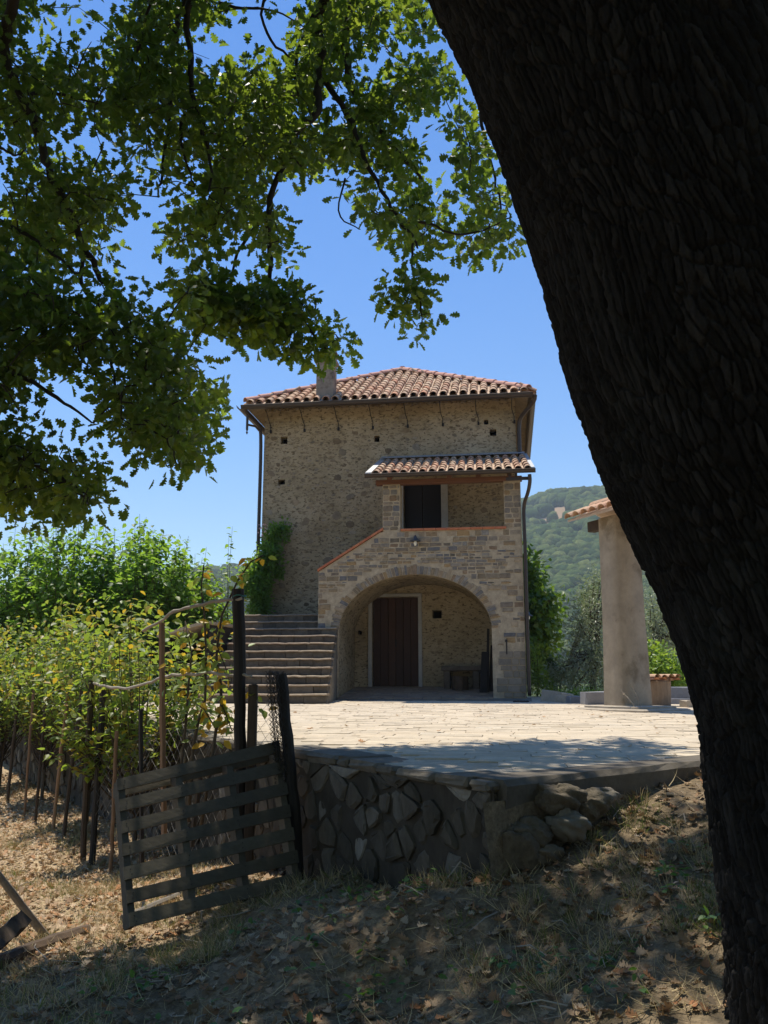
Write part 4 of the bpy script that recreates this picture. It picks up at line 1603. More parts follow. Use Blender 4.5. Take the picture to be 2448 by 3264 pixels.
# dark lean-to left of the stairs
b = MB()
hbox(b, -7.4, -6.12, 16.9, 17.1, 1.1, 2.55)
lean = empty('lean_to', (N2[0] * 19, N2[1] * 19, HZ), -YAW, 'low dark lean-to shed left of the stone stairs behind the fence post', 'shed')
b2 = MB()
b2.add([hp(-6.9, 17.2, 1.0), hp(-6.02, 17.2, 1.0), hp(-6.02, 17.2, 2.95), hp(-6.9, 17.2, 2.70), hp(-6.9, 19.5, 1.0), hp(-6.02, 19.5, 1.0), hp(-6.02, 19.5, 2.95), hp(-6.9, 19.5, 2.70)], [(4, 7, 6, 5), (0, 3, 7, 4), (1, 5, 6, 2)])
b2.build('shed_wall', M['post_dark'], lean)
b2 = MB()
b2.add([hp(-7.0, 16.95, 2.66), hp(-5.99, 16.95, 2.93), hp(-5.99, 19.6, 2.99), hp(-7.0, 19.6, 2.72), hp(-7.0, 16.95, 2.72), hp(-5.99, 16.95, 2.99), hp(-5.99, 19.6, 3.05), hp(-7.0, 19.6, 2.78)], [(0, 3, 2, 1), (4, 5, 6, 7), (0, 1, 5, 4), (0, 4, 7, 3), (1, 2, 6, 5)])
b2.build('shed_roof', M['mortar'], lean)

# ------------------------------------------------------------------ tiled canopy on a pillar, right of the courtyard
c0 = at(1991, 2262, 14.2)
zb = float(zc(c0[0], c0[1])) - 0.02
RZ = math.atan2(-W1[1], -W1[0]) - RA(7)
can = empty('tiled_canopy', (c0[0], c0[1], zb), RZ, 'narrow tiled roof on a tall plastered pillar right of the courtyard', 'canopy')
HC = float(at(1966, 1640, 14.2)[2]) - zb
Xs = []
for i in range(13):
    t = i / 12
    e = 0.035 * (1 - t) ** 2
    ring = []
    pr = [(-0.41 - e, -e), (-0.20, -e), (0 + e, -e), (0 + e, 0.25), (0 + e, 0.51 + e), (-0.2, 0.51 + e), (-0.41 - e, 0.51 + e), (-0.41 - e, 0.25), (-0.41 - e, -e)]
    for (x, y) in pr:
        ring.append((x + random.uniform(-0.004, 0.004), y + random.uniform(-0.004, 0.004), HC * t))
    ring[-1] = ring[0]
    Xs.append(ring)
link('pillar', grid_mesh('pillar', np.array(Xs), False), M['column'], can)
link('pillar', grid_mesh('pillar', np.array(Xs) + np.array([3.3, 0, 0]), False), M['column'], can)
b = MB()
b.box((-0.84, 0.10, HC - 0.16), (-0.41, 0.26, HC + 0.02), 0.2, 0.012)
b.box((0.0, 0.10, HC - 0.16), (3.4, 0.26, HC + 0.02), 0.6, 0.012)
b.build('beam', M['post'], can)
b = MB()
zr = HC + 0.03
b.add([(-0.88, -0.28, zr), (3.6, -0.28, zr), (3.6, 0.25, zr + 0.22), (-0.88, 0.25, zr + 0.22), (-0.88, 0.78, zr), (3.6, 0.78, zr)], [(0, 1, 2, 3), (3, 2, 5, 4)])
b.add([(-0.88, -0.28, zr - 0.035), (3.6, -0.28, zr - 0.035), (3.6, 0.25, zr + 0.18), (-0.88, 0.25, zr + 0.18), (-0.88, 0.78, zr - 0.035), (3.6, 0.78, zr - 0.035)], [(3, 2, 1, 0), (4, 5, 2, 3)])
b.add([(-0.88, -0.28, zr - 0.035), (3.6, -0.28, zr - 0.035), (3.6, -0.28, zr), (-0.88, -0.28, zr)], [(0, 1, 2, 3)])
b.add([(-0.88, -0.28, zr - 0.035), (-0.88, -0.28, zr), (-0.88, 0.25, zr + 0.22), (-0.88, 0.25, zr + 0.18)], [(0, 1, 2, 3)])
crf = b.build('roof', M['tile_under'], can)
sl = math.atan2(0.22, 0.53)
for k in range(21):
    x = -0.80 + k * 0.22
    link('roof_tile', coppo, None, crf, (x, -0.33, zr + 0.02), (sl, 0, random.uniform(-0.05, 0.05)))
    link('roof_tile', coppo, None, crf, (x, 0.83, zr + 0.02), (sl, 0, math.pi + random.uniform(-0.05, 0.05)))
rt = tile_mesh('ridge', 0.56, 0.155, 0.14, 0.02)
rt.materials.append(M['tile'])
for k in range(9):
    link('ridge_tile', rt, None, crf, (-0.78 + k * 0.5, 0.25, zr + 0.22 + 0.008 * (k % 2)), (0.03, 0, -math.pi / 2))
b = MB()
b.box((-0.45, 0.06, HC - 0.32), (-0.42, 0.10, HC - 0.14))
b.tube([(-0.5, 0.08, HC - 0.31), (-0.42, 0.08, HC - 0.31)], 0.008, 5)
b.build('iron_hook', M['iron'], can)
# broken slab the pillar stands on
b = MB()
for (pts, h0, h1) in (([(-0.75, -0.42), (-0.2, -0.55), (0.45, -0.62), (0.95, -0.45), (0.6, 0.8), (-0.7, 0.85)], -0.05, 0.035), ([(-0.62, -0.30), (0.1, -0.42), (0.7, -0.34), (0.4, 0.7), (-0.6, 0.75)], 0.035, 0.07)):
    vs, fs = stone_prism([(x, y) for x, y in pts], 0, 1, 0.03, 0.2)
    vs = [(a, c, h0 + (h1 - h0) * y) for a, y, c in vs]
    b.add(vs, fs, random.random())
o = b.build('foot_slab', M['slab'])
o.location = (c0[0], c0[1], zb + 0.01)
o.rotation_euler = (0, 0, RZ)
tag(o, 'broken flat stone slabs around the foot of the plastered pillar', 'slab')
# trough with a lid of clay tiles
tp_ = at(2090, 2230, 15.7)
zt_ = float(zc(tp_[0], tp_[1]))
tr = empty('stone_trough', (tp_[0], tp_[1], zt_ - 0.02), RZ, 'round streaked stone trough behind the pillar, covered with clay roof tiles', 'trough')
b = MB()
vs = []
n = 16
for z, r in ((0, 0.25), (0.2, 0.265), (0.42, 0.275), (0.46, 0.275), (0.46, 0.20), (0.3, 0.19)):
    for k in range(n):
        vs.append((r * math.cos(2 * math.pi * k / n) * (1 + 0.02 * math.sin(k * 2.7)), r * math.sin(2 * math.pi * k / n), z))
b.add(vs, [(j * n + k, j * n + (k + 1) % n, (j + 1) * n + (k + 1) % n, (j + 1) * n + k) for j in range(5) for k in range(n)])
b.build('trough_body', M['barrel'], tr, True)
for k in range(4):
    for lvl in range(2):
        link('lid_tile', coppo_small, None, tr, (-0.42 + 0.02 * lvl, -0.24 + k * 0.155, 0.465 + 0.05 * lvl), (random.uniform(-0.02, 0.02), 0, -math.pi / 2), (1, 1.7, 0.8))


def block(name, p, size, rz, mat, label, cat='block', group=None, ch=0.015):
    b = MB()
    vs, fs = chamfer_box((-size[0] / 2, -size[1] / 2, -0.1), (size[0] / 2, size[1] / 2, size[2]), ch)
    vs = [(x + random.uniform(-0.012, 0.012), y + random.uniform(-0.012, 0.012), z + random.uniform(-0.01, 0.01)) for x, y, z in vs]
    b.add(vs, fs, random.random())
    o = b.build(name, M[mat])
    o.location = p
    o.rotation_euler = (0, 0, rz)
    return tag(o, label, cat, group)


def gcourt(px, py, Y):
    p = at(px, py, Y)
    return (p[0], p[1], float(zc(p[0], p[1])))


block('stone_block', gcourt(1775, 2240, 18.3), (0.42, 0.5, 0.20), 0.7, 'slab', 'tilted pale stone block nearest the house corner at the courtyard edge', group='blocks along the courtyard edge').rotation_euler = (0.12, 0.1, 0.7)
block('stone_block', gcourt(1806, 2240, 17.6), (0.24, 0.5, 0.14), 0.5, 'slab', 'low pale stone block between the tilted block and the dark step', group='blocks along the courtyard edge')
block('stone_block', gcourt(1840, 2240, 17.3), (0.36, 0.3, 0.13), 0.1, 'ledge', 'dark shaded low block left of the grey block by the pillar', group='blocks along the courtyard edge')
block('stone_block', gcourt(1902, 2240, 16.6), (0.52, 0.36, 0.23), 0.05, 'ledge', 'grey upright kerb block immediately left of the pillar', group='blocks along the courtyard edge')
block('stone_ledge', gcourt(2190, 2235, 17.4), (0.9, 0.4, 0.30), -0.1, 'ledge', 'long grey stone ledge right of the trough, partly behind the oak trunk', 'ledge')
block('stone_ledge', gcourt(2170, 2250, 16.9), (0.62, 0.3, 0.10), -0.05, 'ledge', 'thin lower stone slab in front of the long ledge', 'ledge')
block('stone_block', gcourt(2195, 2262, 15.2), (0.22, 0.2, 0.12), 0.4, 'slab', 'small pale block at the trunk edge right of the trough')

# ------------------------------------------------------------------ pallet
TL, TR_, BR_, BL_ = at(375, 2485, 5.98), at(888, 2363, 6.68), at(962, 2825, 6.35), at(411, 2958, 5.62)
pal_o = empty('pallet', tuple(BL_), 0, 'grey wooden pallet leaning on the fence posts as a gate', 'pallet')
O = np.array(BL_)
ex_ = (BR_ - BL_)
ey_ = ((TL - BL_) + (TR_ - BR_)) / 2
pn = np.cross(ex_, ey_)
pn /= np.linalg.norm(pn)
if pn[1] > 0:
    pn = -pn                                   # towards the viewer


def pq(u, v, d):
    p = BL_ * (1 - u) * (1 - v) + BR_ * u * (1 - v) + TL * (1 - u) * v + TR_ * u * v
    return p + pn * d - O


def pboard(u0, u1, v0, v1, d0, d1, nm, rnd):
    m_ = MB()
    ch = 0.003
    vs = [pq(u, v, d) for d in (d0, d1) for v in (v0, v1) for u in (u0, u1)]
    m_.add(vs, [(0, 1, 3, 2), (4, 6, 7, 5), (0, 4, 5, 1), (2, 3, 7, 6), (0, 2, 6, 4), (1, 5, 7, 3)], rnd)
    return m_.build(nm, M['pallet'], pal_o)


vb = [(0.0, 0.088), (0.148, 0.232), (0.302, 0.385), (0.455, 0.54), (0.61, 0.695), (0.765, 0.85), (0.915, 1.0)]
for k, (v0, v1) in enumerate(vb):
    j = random.uniform(-0.006, 0.006)
    bd = pboard(-0.004 + j, 1.0 + j * 0.5, v0 + random.uniform(-0.003, 0.003), v1, 0.0, 0.018, 'slat', random.random())
    nl = MB()
    for u in (0.03, 0.345, 0.66, 0.972):
        for dv in (0.3, 0.7):
            p = pq(u + random.uniform(-0.006, 0.006), v0 + (v1 - v0) * dv, 0.0195)
            nl.tube([p, p + pn * 0.0015], 0.004, 5)
    nl.build('nail_heads', M['iron'], bd)['kind'] = 'stuff'
for u0, u1 in ((0.0, 0.036), (0.325, 0.365), (0.64, 0.68), (0.955, 0.995)):
    pboard(u0, u1, 0.004, 0.996, -0.085, -0.001, 'bearer', random.random())
for v0, v1 in ((0.02, 0.10), (0.9, 0.97)):
    pboard(0.0, 0.995, v0, v1, -0.104, -0.086, 'bottom_board', random.random())

# ------------------------------------------------------------------ posts, stakes, poles and wire
def gz_at(x, y):
    return float(G(np.array([x]), np.array([y]))[0])


def post(name, pts, rad, mat, label, cat='post', group=None, n=10, rough=0.006, parts=None):
    o = empty(name, tuple(pts[0]), 0, label, cat, group)
    P = []
    for a, b_ in zip(pts, pts[1:]):
        for t in np.linspace(0, 1, 6)[:-1]:
            P.append(np.array(a) * (1 - t) + np.array(b_) * t)
    P.append(np.array(pts[-1]))
    P = [p + np.array([random.uniform(-rough, rough), random.uniform(-rough, rough), 0]) - np.array(pts[0]) for p in P]
    R = [rad * random.uniform(0.93, 1.07) for p in P]
    b = MB()
    b.tube(P, R, n, random.random())
    b.build('shaft', M[mat], o)
    return o


Yp = 6.9
pz = lambda px, py, Y: tuple(at(px, py, Y))
post('fence_post', [pz(771, 2790, Yp), pz(766, 2500, Yp), pz(765, 2200, Yp), pz(760, 1878, Yp)], 0.046, 'post_dark', 'tallest thick dark wooden post, beside the sapling, with the poles tied to it')
b = MB()
b.box((-0.035, -0.03, 0), (0.035, 0.03, 1.25), 0.4, 0.006)
o = b.build('fence_post', M['post'])
o.location = pz(793, 2700, Yp - 0.02)
o.location.z -= 0.1
o.scale.z = (float(at(793, 2182, Yp)[2]) - o.location.z) / 1.25
tag(o, 'short square wooden post fixed against the tallest post', 'post')
bp = post('fence_post', [pz(955, 2850, 6.55), pz(930, 2500, 6.6), pz(905, 2250, 6.65), pz(898, 2150, 6.68)], 0.045, 'post_dark', 'leaning dark post at the wall wrapped in a roll of wire netting')
# bundle of rolled netting on that post
b = MB()
for k in range(34):
    ph = random.uniform(0, 6.28)
    off = np.array([random.uniform(-0.075, 0.045), random.uniform(-0.05, 0.02), 0])
    P = []
    for i in range(44):
        t = i / 43
        base = np.array(at(884 + 62 * t ** 1.1, 2140 + 660 * t, 6.62))
        zig = 0.022 if i % 2 else -0.022
        P.append(base + off + np.array([zig * math.cos(ph), zig * math.sin(ph), 0]))
    b.tube(P, 0.0022, 3, random.random(), False)
o = b.build('rolled_netting', M['wire_dark'])
tag(o, 'crumpled roll of dark wire netting hung on the leaning post', 'wire netting')
# stakes along the foot of the retaining wall: (base px, base py, top px, top py, radius, material, label)
def stake_base(px, py):
    return on_plane(px, py, (CORNER[0] + NW[0] * 0.75, CORNER[1] + NW[1] * 0.75, 0), np.array([NW[0], NW[1], 0]))


stk = [(30, 2478, 62, 2180, 0.028, 'post', 'dark stake farthest left along the garden fence'),
       (85, 2505, 108, 2200, 0.020, 'timber', 'pale thin stake second from the left along the fence'),
       (118, 2530, 148, 2230, 0.022, 'post', 'dark thin stake just right of the pale thin stake'),
       (174, 2552, 215, 2210, 0.024, 'timber', 'brown square stake between two dark ones in the middle of the fence'),
       (206, 2580, 262, 2190, 0.026, 'post', 'dark stake just left of the forked trunk pair'),
       (272, 2628, 290, 2170, 0.036, 'post', 'thick dark stake, left of the pair by the hanging wire'),
       (300, 2640, 330, 2200, 0.038, 'post_dark', 'thick dark stake, right of the pair by the hanging wire'),
       (362, 2640, 372, 2330, 0.022, 'timber', 'pale stake with a dry plant climbing on it left of the pallet')]
for (bx, by, tx, ty, r, mt, lb) in stk:
    B0 = stake_base(bx, by)
    g0 = gz_at(B0[0], B0[1])
    B0 = np.array([B0[0], B0[1], min(B0[2], g0) - 0.05])
    T0 = at(tx, ty, B0[1] + 0.1)
    post('garden_stake', [tuple(B0), tuple((B0 + T0) / 2), tuple(T0)], r * 0.85, mt, lb, 'stake', 'stakes of the garden fence', 8)
post('garden_stake', [pz(452, 2760, 7.0), pz(450, 2500, 7.0), pz(448, 2262, 7.0)], 0.018, 'post_dark', 'straight black stake rising behind the left half of the pallet', 'stake', 'stakes of the garden fence', 4, 0.0)
post('garden_stake', [pz(525, 2680, 7.3), pz(518, 2300, 7.3), pz(516, 1985, 7.3)], 0.026, 'timber', 'tallest pale brown timber stake behind the middle of the pallet', 'stake', 'stakes of the garden fence', 5, 0.002)
post('garden_stake', [pz(610, 2700, 7.1), pz(640, 2480, 7.15)], 0.022, 'post', 'short slanting dark stake seen through the pallet', 'stake', 'stakes of the garden fence', 6)


def pole(pxs, r, label):
    P = [np.array(at(x, y, Y)) for x, y, Y in pxs]
    for _ in range(2):
        Q = [P[0]]
        for a, c in zip(P, P[1:]):
            Q += [a * 0.75 + c * 0.25, a * 0.25 + c * 0.75]
        Q.append(P[-1])
        P = Q
    b = MB()
    b.tube([p - P[0] + rng.normal(size=3) * 0.006 for p in P], [r * random.uniform(0.8, 1.15) for p in P], 7)
    o = b.build('cane_pole', M['cane'], None, True)
    o.location = P[0]
    return tag(o, label, 'pole', 'bleached poles tied along the fence')


Yq = Yp - 0.07
pole([(455, 2012, 7.6), (520, 1975, 7.35), (560, 1944, 7.2), (640, 1928, 7.05), (700, 1916, 6.95), (772, 1908, Yq)], 0.0135, 'upper bleached pole tied near the top of the tallest post')
pole([(300, 2180, 8.6), (390, 2200, 8.0), (480, 2176, 7.6), (545, 2152, 7.3), (600, 2150, 7.1), (680, 2142, 6.95), (740, 2156, 6.9), (800, 2156, Yq)], 0.0125, 'lower bleached wavy pole tied across the tallest post')
b = MB()
cst = np.array(at(763, 1900, Yp))
b.tube([cst + np.array([0.052 * math.cos(a), 0.052 * math.sin(a), 0.006 * math.sin(3 * a)]) for a in np.linspace(0, 2 * math.pi, 14)], 0.006, 5, 0, False)
o = b.build('twine', NT('green_twine').finish((0.05, 0.16, 0.14), 0.8))
tag(o, 'turn of green twine round the head of the tallest post', 'twine')

# chain-link netting
def netting(A, B_, zl, zh, pitch=0.085, r=0.0015, sag=0.0, mat='wire'):
    A, B_ = np.array(A, float), np.array(B_, float)
    L = np.linalg.norm(B_ - A)
    b = MB()
    H = zh(0.5) - zl(0.5)
    k = -H
    while k < L:
        for sg in (1, -1):
            P = []
            for i in range(9):
                h_ = H * i / 8
                t = (k + h_) if sg > 0 else (k + H - h_)
                if 0 <= t <= L:
                    q = A + (B_ - A) * (t / L)
                    u = t / L
                    z = zl(u) + (zh(u) - zl(u)) * i / 8
                    wob = 0.012 * math.sin(7 * t + 3 * h_) + sag * math.sin(math.pi * u)
                    P.append((q[0] + NW[0] * wob, q[1] + NW[1] * wob, z))
            if len(P) > 1:
                b.tube(P, r, 3, 0.5, False)
        k += pitch * 1.42
    for zf in (zl, zh):
        P = [(*(A + (B_ - A) * t), zf(t)) for t in np.linspace(0, 1, 12)]
        b.tube(P, r * 1.3, 3, 0.5, False)
    return b


f0 = np.array(at(772, 2400, 6.95))[:2]
f1 = np.array(stake_base(300, 2640))[:2]
nb_ = netting(f0, f1, lambda u: 0.12, lambda u: float(at(772, 2240, 6.95)[2]) * (1 - u) + 1.05 * u)
o = nb_.build('wire_netting', M['wire'])
tag(o, 'chain-link netting stretched from the tallest post to the stakes on the left', 'wire netting')
f2 = np.array(at(905, 2300, 6.66))[:2]
nb_ = netting(np.array(at(790, 2300, 6.93))[:2], f2, lambda u: 1.18, lambda u: 1.62 - 0.08 * u, r=0.0015, mat='wire')
o = nb_.build('wire_netting', M['wire'])
tag(o, 'small piece of chain-link netting between the tallest post and the netting roll', 'wire netting')

# poles and logs lying at the left
def lying(name, A, B_, r, mat, label, cat, n=10):
    A, B_ = np.array(A), np.array(B_)
    b = MB()
    k = 9
    b.tube([(B_ - A) * t + np.array([random.uniform(-1, 1), random.uniform(-1, 1), random.uniform(-1, 1)]) * r * 0.12 for t in np.linspace(0, 1, k)], [r * random.uniform(0.88, 1.1) for _ in range(k)], n, random.random())
    o = b.build(name, M[mat])
    o.location = A
    return tag(o, label, cat)


gA = at(172, 2928, 6.35)
lying('wooden_pole', (gA[0], gA[1], gz_at(gA[0], gA[1]) - 0.03), at(-40, 2745, 5.9), 0.026, 'greypole', 'grey round pole slanting up out of the dry leaves at the left', 'pole')
lying('timber_beam', at(70, 2935, 5.6), at(-60, 3045, 5.2), 0.062, 'post', 'dark square-cut timber end poking in from the left edge', 'timber', 4)
q0, q1 = at(280, 2915, 6.3), at(-30, 3090, 5.5)
lying('fallen_log', (q0[0], q0[1], gz_at(q0[0], q0[1]) + 0.0), (q1[0], q1[1], gz_at(q1[0], q1[1]) + 0.03), 0.065, 'log', 'rotten brown log half buried in leaves at lower left', 'log')
q0, q1 = at(395, 2870, 6.3), at(760, 2800, 7.0)
lying('fallen_log', (q0[0], q0[1], gz_at(q0[0], q0[1]) + 0.03), (q1[0], q1[1], gz_at(q1[0], q1[1]) + 0.05), 0.038, 'greypole', 'long grey branch lying on the ground behind the pallet', 'log')

# ------------------------------------------------------------------ leaves
LEAF = ([(0, 0, 0), (-0.30, 0.30, 0.07), (-0.23, 0.68, 0.03), (0, 1, -0.10), (0.23, 0.68, 0.03), (0.30, 0.30, 0.07), (0, 0.5, -0.02)], [(6, 0, 1), (6, 1, 2), (6, 2, 3), (6, 3, 4), (6, 4, 5), (6, 5, 0)])
SLIM = ([(0, 0, 0), (-0.13, 0.5, 0.02), (0, 1, 0), (0.13, 0.5, 0.02)], [(0, 1, 2, 3)])
hl = [(0.0, 0.0), (0.04, 0.12), (0.17, 0.17), (0.20, 0.24), (0.10, 0.31), (0.28, 0.37), (0.33, 0.46), (0.17, 0.53), (0.36, 0.61), (0.39, 0.71), (0.22, 0.76), (0.28, 0.86), (0.22, 0.94), (0.08, 0.95), (0.0, 1.0)]
NH = len(hl)
ov = [(0, y, -0.05 * (y - 0.5) ** 2) for x, y in ((0, 0), (0, 0.5), (0, 1))]
OAK = ([(x, y, 0.30 * x - 0.12 * y * y) for x, y in hl] + [(-x, y, 0.30 * x - 0.12 * y * y) for x, y in hl[1:-1]], [tuple(range(NH)), (0, NH - 1) + tuple(range(2 * NH - 3, NH - 1, -1))])
CURL = ([(x, y, 0.55 * x * x * 4 + 0.28 * (y - 0.5) ** 2 * 2) for x, y in hl] + [(-x, y, 0.4 * x * x * 4 + 0.28 * (y - 0.5) ** 2 * 2) for x, y in hl[1:-1]], OAK[1])
BLADE = ([(-0.016, 0, 0), (0.016, 0, 0), (0.014, 0.4, 0.05), (-0.014, 0.4, 0.05), (0.008, 0.75, 0.19), (-0.008, 0.75, 0.19), (0, 0.95, 0.38)], [(0, 1, 2, 3), (3, 2, 4, 5), (5, 4, 6)])


def unit(n):
    v = rng.normal(size=(n, 3))
    return v / np.linalg.norm(v, axis=1, keepdims=True)


def leaves_obj(name, tmpl, pos, axis, normal, scale, mat, parent=None, kind='stuff', rnd=None):
    me = batch(name, tmpl[0], tmpl[1], pos, frames(axis, normal), scale, rnd)
    o = link(name, me, mat, parent)
    if kind:
        o['kind'] = kind
    return o


def shoot_tree(name, label, cat, base, top, nshoot, spread, nleaf, leaf, mat, group, z0f=0.25, lsize=(0.8, 1.2), stem=0.012, lean=(0, 0), fill=0, fz=(0.42, 0.40)):
    """bushy young tree of upright shoots with hanging leaves on both sides"""
    base = np.array(base, float)
    t = empty(name, tuple(base), 0, label, cat, group)
    H = top - base[2]
    sm = MB()
    pos, ax, nr = [], [], []
    sm.tube([(0, 0, -0.1), (0.01, 0.0, H * 0.15), (0.0, 0.02, H * 0.3)], [stem * 2.6, stem * 2.2, stem * 1.8], 7)
    for k in range(nshoot):
        a = random.uniform(0, 6.283)
        r = spread * math.sqrt(random.random())
        h_ = H * random.uniform(0.5, 1.0) * (1 - 0.25 * (r / spread) ** 2)
        zb_ = H * random.uniform(0.12, 0.32)
        tip = np.array([r * math.cos(a) + lean[0], r * math.sin(a) + lean[1], h_])
        P = []
        for i in range(8):
            u = i / 7
            p = np.array([tip[0] * u ** 0.7, tip[1] * u ** 0.7, zb_ + (h_ - zb_) * u])
            P.append(p + np.array([math.sin(k + 3 * u), math.cos(2 * k + 3 * u), 0]) * 0.04 * u)
        sm.tube(P, [stem * (1.0 - 0.75 * i / 7) for i in range(8)], 4, random.random(), False)
        pa = random.uniform(0, 6.28)
        for i in range(nleaf):
            u = z0f + (1 - z0f) * (i + random.random()) / nleaf
            f = u * 7
            j = min(6, int(f))
            p = P[j] + (P[j + 1] - P[j]) * (f - j)
            th = pa + i * 2.6 + random.uniform(-0.5, 0.5)
            d = np.array([math.cos(th), math.sin(th), random.uniform(-0.75, 0.35)])
            pos.append(p + d * 0.02)
            ax.append(d)
            nr.append(np.array([d[0] * 0.5 + random.gauss(0, 0.3), d[1] * 0.5 + random.gauss(0, 0.3), 1.0]))
    sm.build('stems', M['stem'], t)
    for k in range(fill // 10):
        u = unit(1)[0] * random.random() ** 0.4
        c_0 = np.array([u[0] * spread * 1.05, u[1] * spread * 1.05, H * fz[0] + u[2] * H * fz[1]])
        for _ in range(10):
            d = np.array([u[0], u[1], 0.0]) + rng.normal(size=3) * 0.6 + np.array([0, 0, -0.3])
            pos.append(c_0 + rng.normal(size=3) * 0.11)
            ax.append(d)
            nr.append(np.array([d[0] * 0.5 + random.gauss(0, 0.4), d[1] * 0.5 + random.gauss(0, 0.4), 1.0]))
    n = len(pos)
    leaves_obj('foliage', LEAF, np.array(pos), np.array(ax), np.array(nr), leaf * rng.uniform(lsize[0], lsize[1], n), mat, t)
    return t


mul = [(-8.4, 20.2, 5.95, 0.95, 'mulberry bush at the far left edge of the hedge'), (-7.1, 19.6, 5.85, 0.95, 'leafy mulberry bush second from the left in the tall hedge'),
       (-6.0, 20.3, 6.2, 0.95, 'tallest mulberry bush of the hedge left of the house'), (-5.2, 19.5, 5.9, 0.8, 'mulberry bush with arching shoots, just right of the tallest bush'),
       (-4.55, 20.6, 5.35, 0.75, 'lower mulberry bush left of the creeper on the house'), ]
for (x, y, tz, sprd, lb) in mul:
    shoot_tree('mulberry_bush', lb, 'bush', (x, y, 1.15), tz - 0.1, 70, sprd * 1.2, 40, 0.15, M['mulberry_leaf'], 'tall leafy hedge left of the house', 0.05, fill=2600, fz=(0.44, 0.42))
shoot_tree('mulberry_bush', 'thin bush with one long leafy shoot standing out against the sky', 'bush', (-3.95, 22.3, 1.2), 5.9, 9, 0.5, 26, 0.15, M['mulberry_leaf'], 'tall leafy hedge left of the house', 0.3)
shoot_tree('garden_bush', 'dense green bush low beside the stairs behind the tallest post', 'bush', (-4.3, 19.6, 1.2), 4.1, 40, 0.85, 26, 0.12, M['mulberry_leaf'], None, 0.05)
prs = [(5.2, 0.35, 2.75, 'yellowing pear tree nearest the pallet along the fence'), (7.2, 0.3, 3.0, 'yellowing pear tree second along the fence'), (9.4, 0.35, 3.0, 'yellowing pear tree in the middle of the fence row'), (11.8, 0.5, 2.9, 'yellowing pear tree third from the far end, in the shade'), (13.6, 0.9, 3.0, 'dark leafy pear tree near the left edge'), (10.8, 1.3, 2.6, 'pear tree standing forward of the fence row at left')]
for (s_, off, tz, lb) in prs:
    q = CORNER + W1 * s_ + NW * off
    gz_ = gz_at(q[0], q[1])
    shoot_tree('pear_tree', lb, 'tree', (q[0], q[1], gz_), tz, 60, 0.85, 30, 0.085, M['pear_leaf'], 'pear trees trained along the fence', 0.35, stem=0.010, fill=750, fz=(0.66, 0.28))

# young tree with big yellow and green leaves by the tallest post
sap = empty('sapling', tuple(at(640, 2640, 7.1)), 0, 'young fruit tree with yellow and green leaves beside the tallest post', 'sapling')
S0 = np.array(sap.location)
stems = [[(600, 2620, 7.15), (616, 2379, 7.15), (633, 2297, 7.15), (654, 2230, 7.15), (657, 2094, 7.1), (652, 1964, 7.1), (641, 1877, 7.1), (650, 1800, 7.1)],
         [(640, 2640, 7.05), (679, 2392, 7.05), (689, 2325, 7.05), (706, 2243, 7.05), (703, 2175, 7.05), (690, 2100, 7.0), (692, 2061, 7.0), (708, 1958, 7.0), (730, 1912, 7.0), (758, 1850, 7.0), (800, 1790, 7.0), (840, 1770, 7.0)],
         [(560, 2600, 7.25), (580, 2420, 7.25), (590, 2330, 7.2), (600, 2200, 7.2), (610, 2080, 7.2), (590, 1980, 7.2)],
         [(706, 2243, 7.05), (740, 2330, 6.98), (775, 2300, 6.95)], [(689, 2325, 7.05), (650, 2260, 7.0), (620, 2240, 7.0)], [(692, 2061, 7.0), (720, 2130, 6.98), (735, 2190, 6.96)],
         [(800, 1900 + 300, 6.92), (810, 2270, 6.9), (825, 2250, 6.9)], [(657, 2094, 7.1), (610, 2120, 7.1), (560, 2110, 7.1)], [(600, 2200, 7.2), (545, 2190, 7.2)], [(654, 2230, 7.15), (610, 2290, 7.15), (570, 2310, 7.15)]]
lp = []
for k, stp_ in enumerate(stems):
    P = [np.array(at(*s)) - S0 for s in stp_]
    b = MB()
    n = len(P)
    b.tube(P, [(0.014 if k < 3 else 0.005) * (1 - 0.7 * i / (n - 1)) + 0.0015 for i in range(n)], 6, random.random())
    b.build('stem', M['stem'], sap, True)
    for a, c in zip(P, P[1:]):
        L = np.linalg.norm(c - a)
        for _ in range(max(1, int(L / 0.022))):
            p = a + (c - a) * random.random()
            if p[2] + S0[2] > 1.0 and (k >= 3 or p[2] + S0[2] > 1.25):
                lp.append(p)
random.shuffle(lp)
lm = {}
for nm, mt in (('green_leaf', 'green_leaf'), ('yellow_leaf', 'yellow_leaf')):
    m_ = MB()
    m_.add(LEAF[0], LEAF[1])
    lm[nm] = m_.mesh(nm)
    lm[nm].materials.append(M[mt])
for i, p in enumerate(lp[:270]):
    p = p + np.array([random.gauss(0, 0.045), random.gauss(0, 0.03), random.gauss(0, 0.02)])
    th = random.uniform(0, 6.28)
    d = Vector((math.cos(th), 0.6 * math.sin(th), random.uniform(-1.1, 0.3))).normalized()
    nn = Vector((random.gauss(0, 0.5), -0.7 + random.gauss(0, 0.4), 0.7))
    x = d.cross(nn).normalized()
    z = x.cross(d)
    mt = Matrix((x, d, z)).transposed().to_euler()
    s_ = random.uniform(0.06, 0.095)
    link('leaf', lm['yellow_leaf' if random.random() < 0.36 else 'green_leaf'], None, sap, p + np.array([d.x, d.y, d.z]) * 0.012, tuple(mt), (s_, s_, s_))


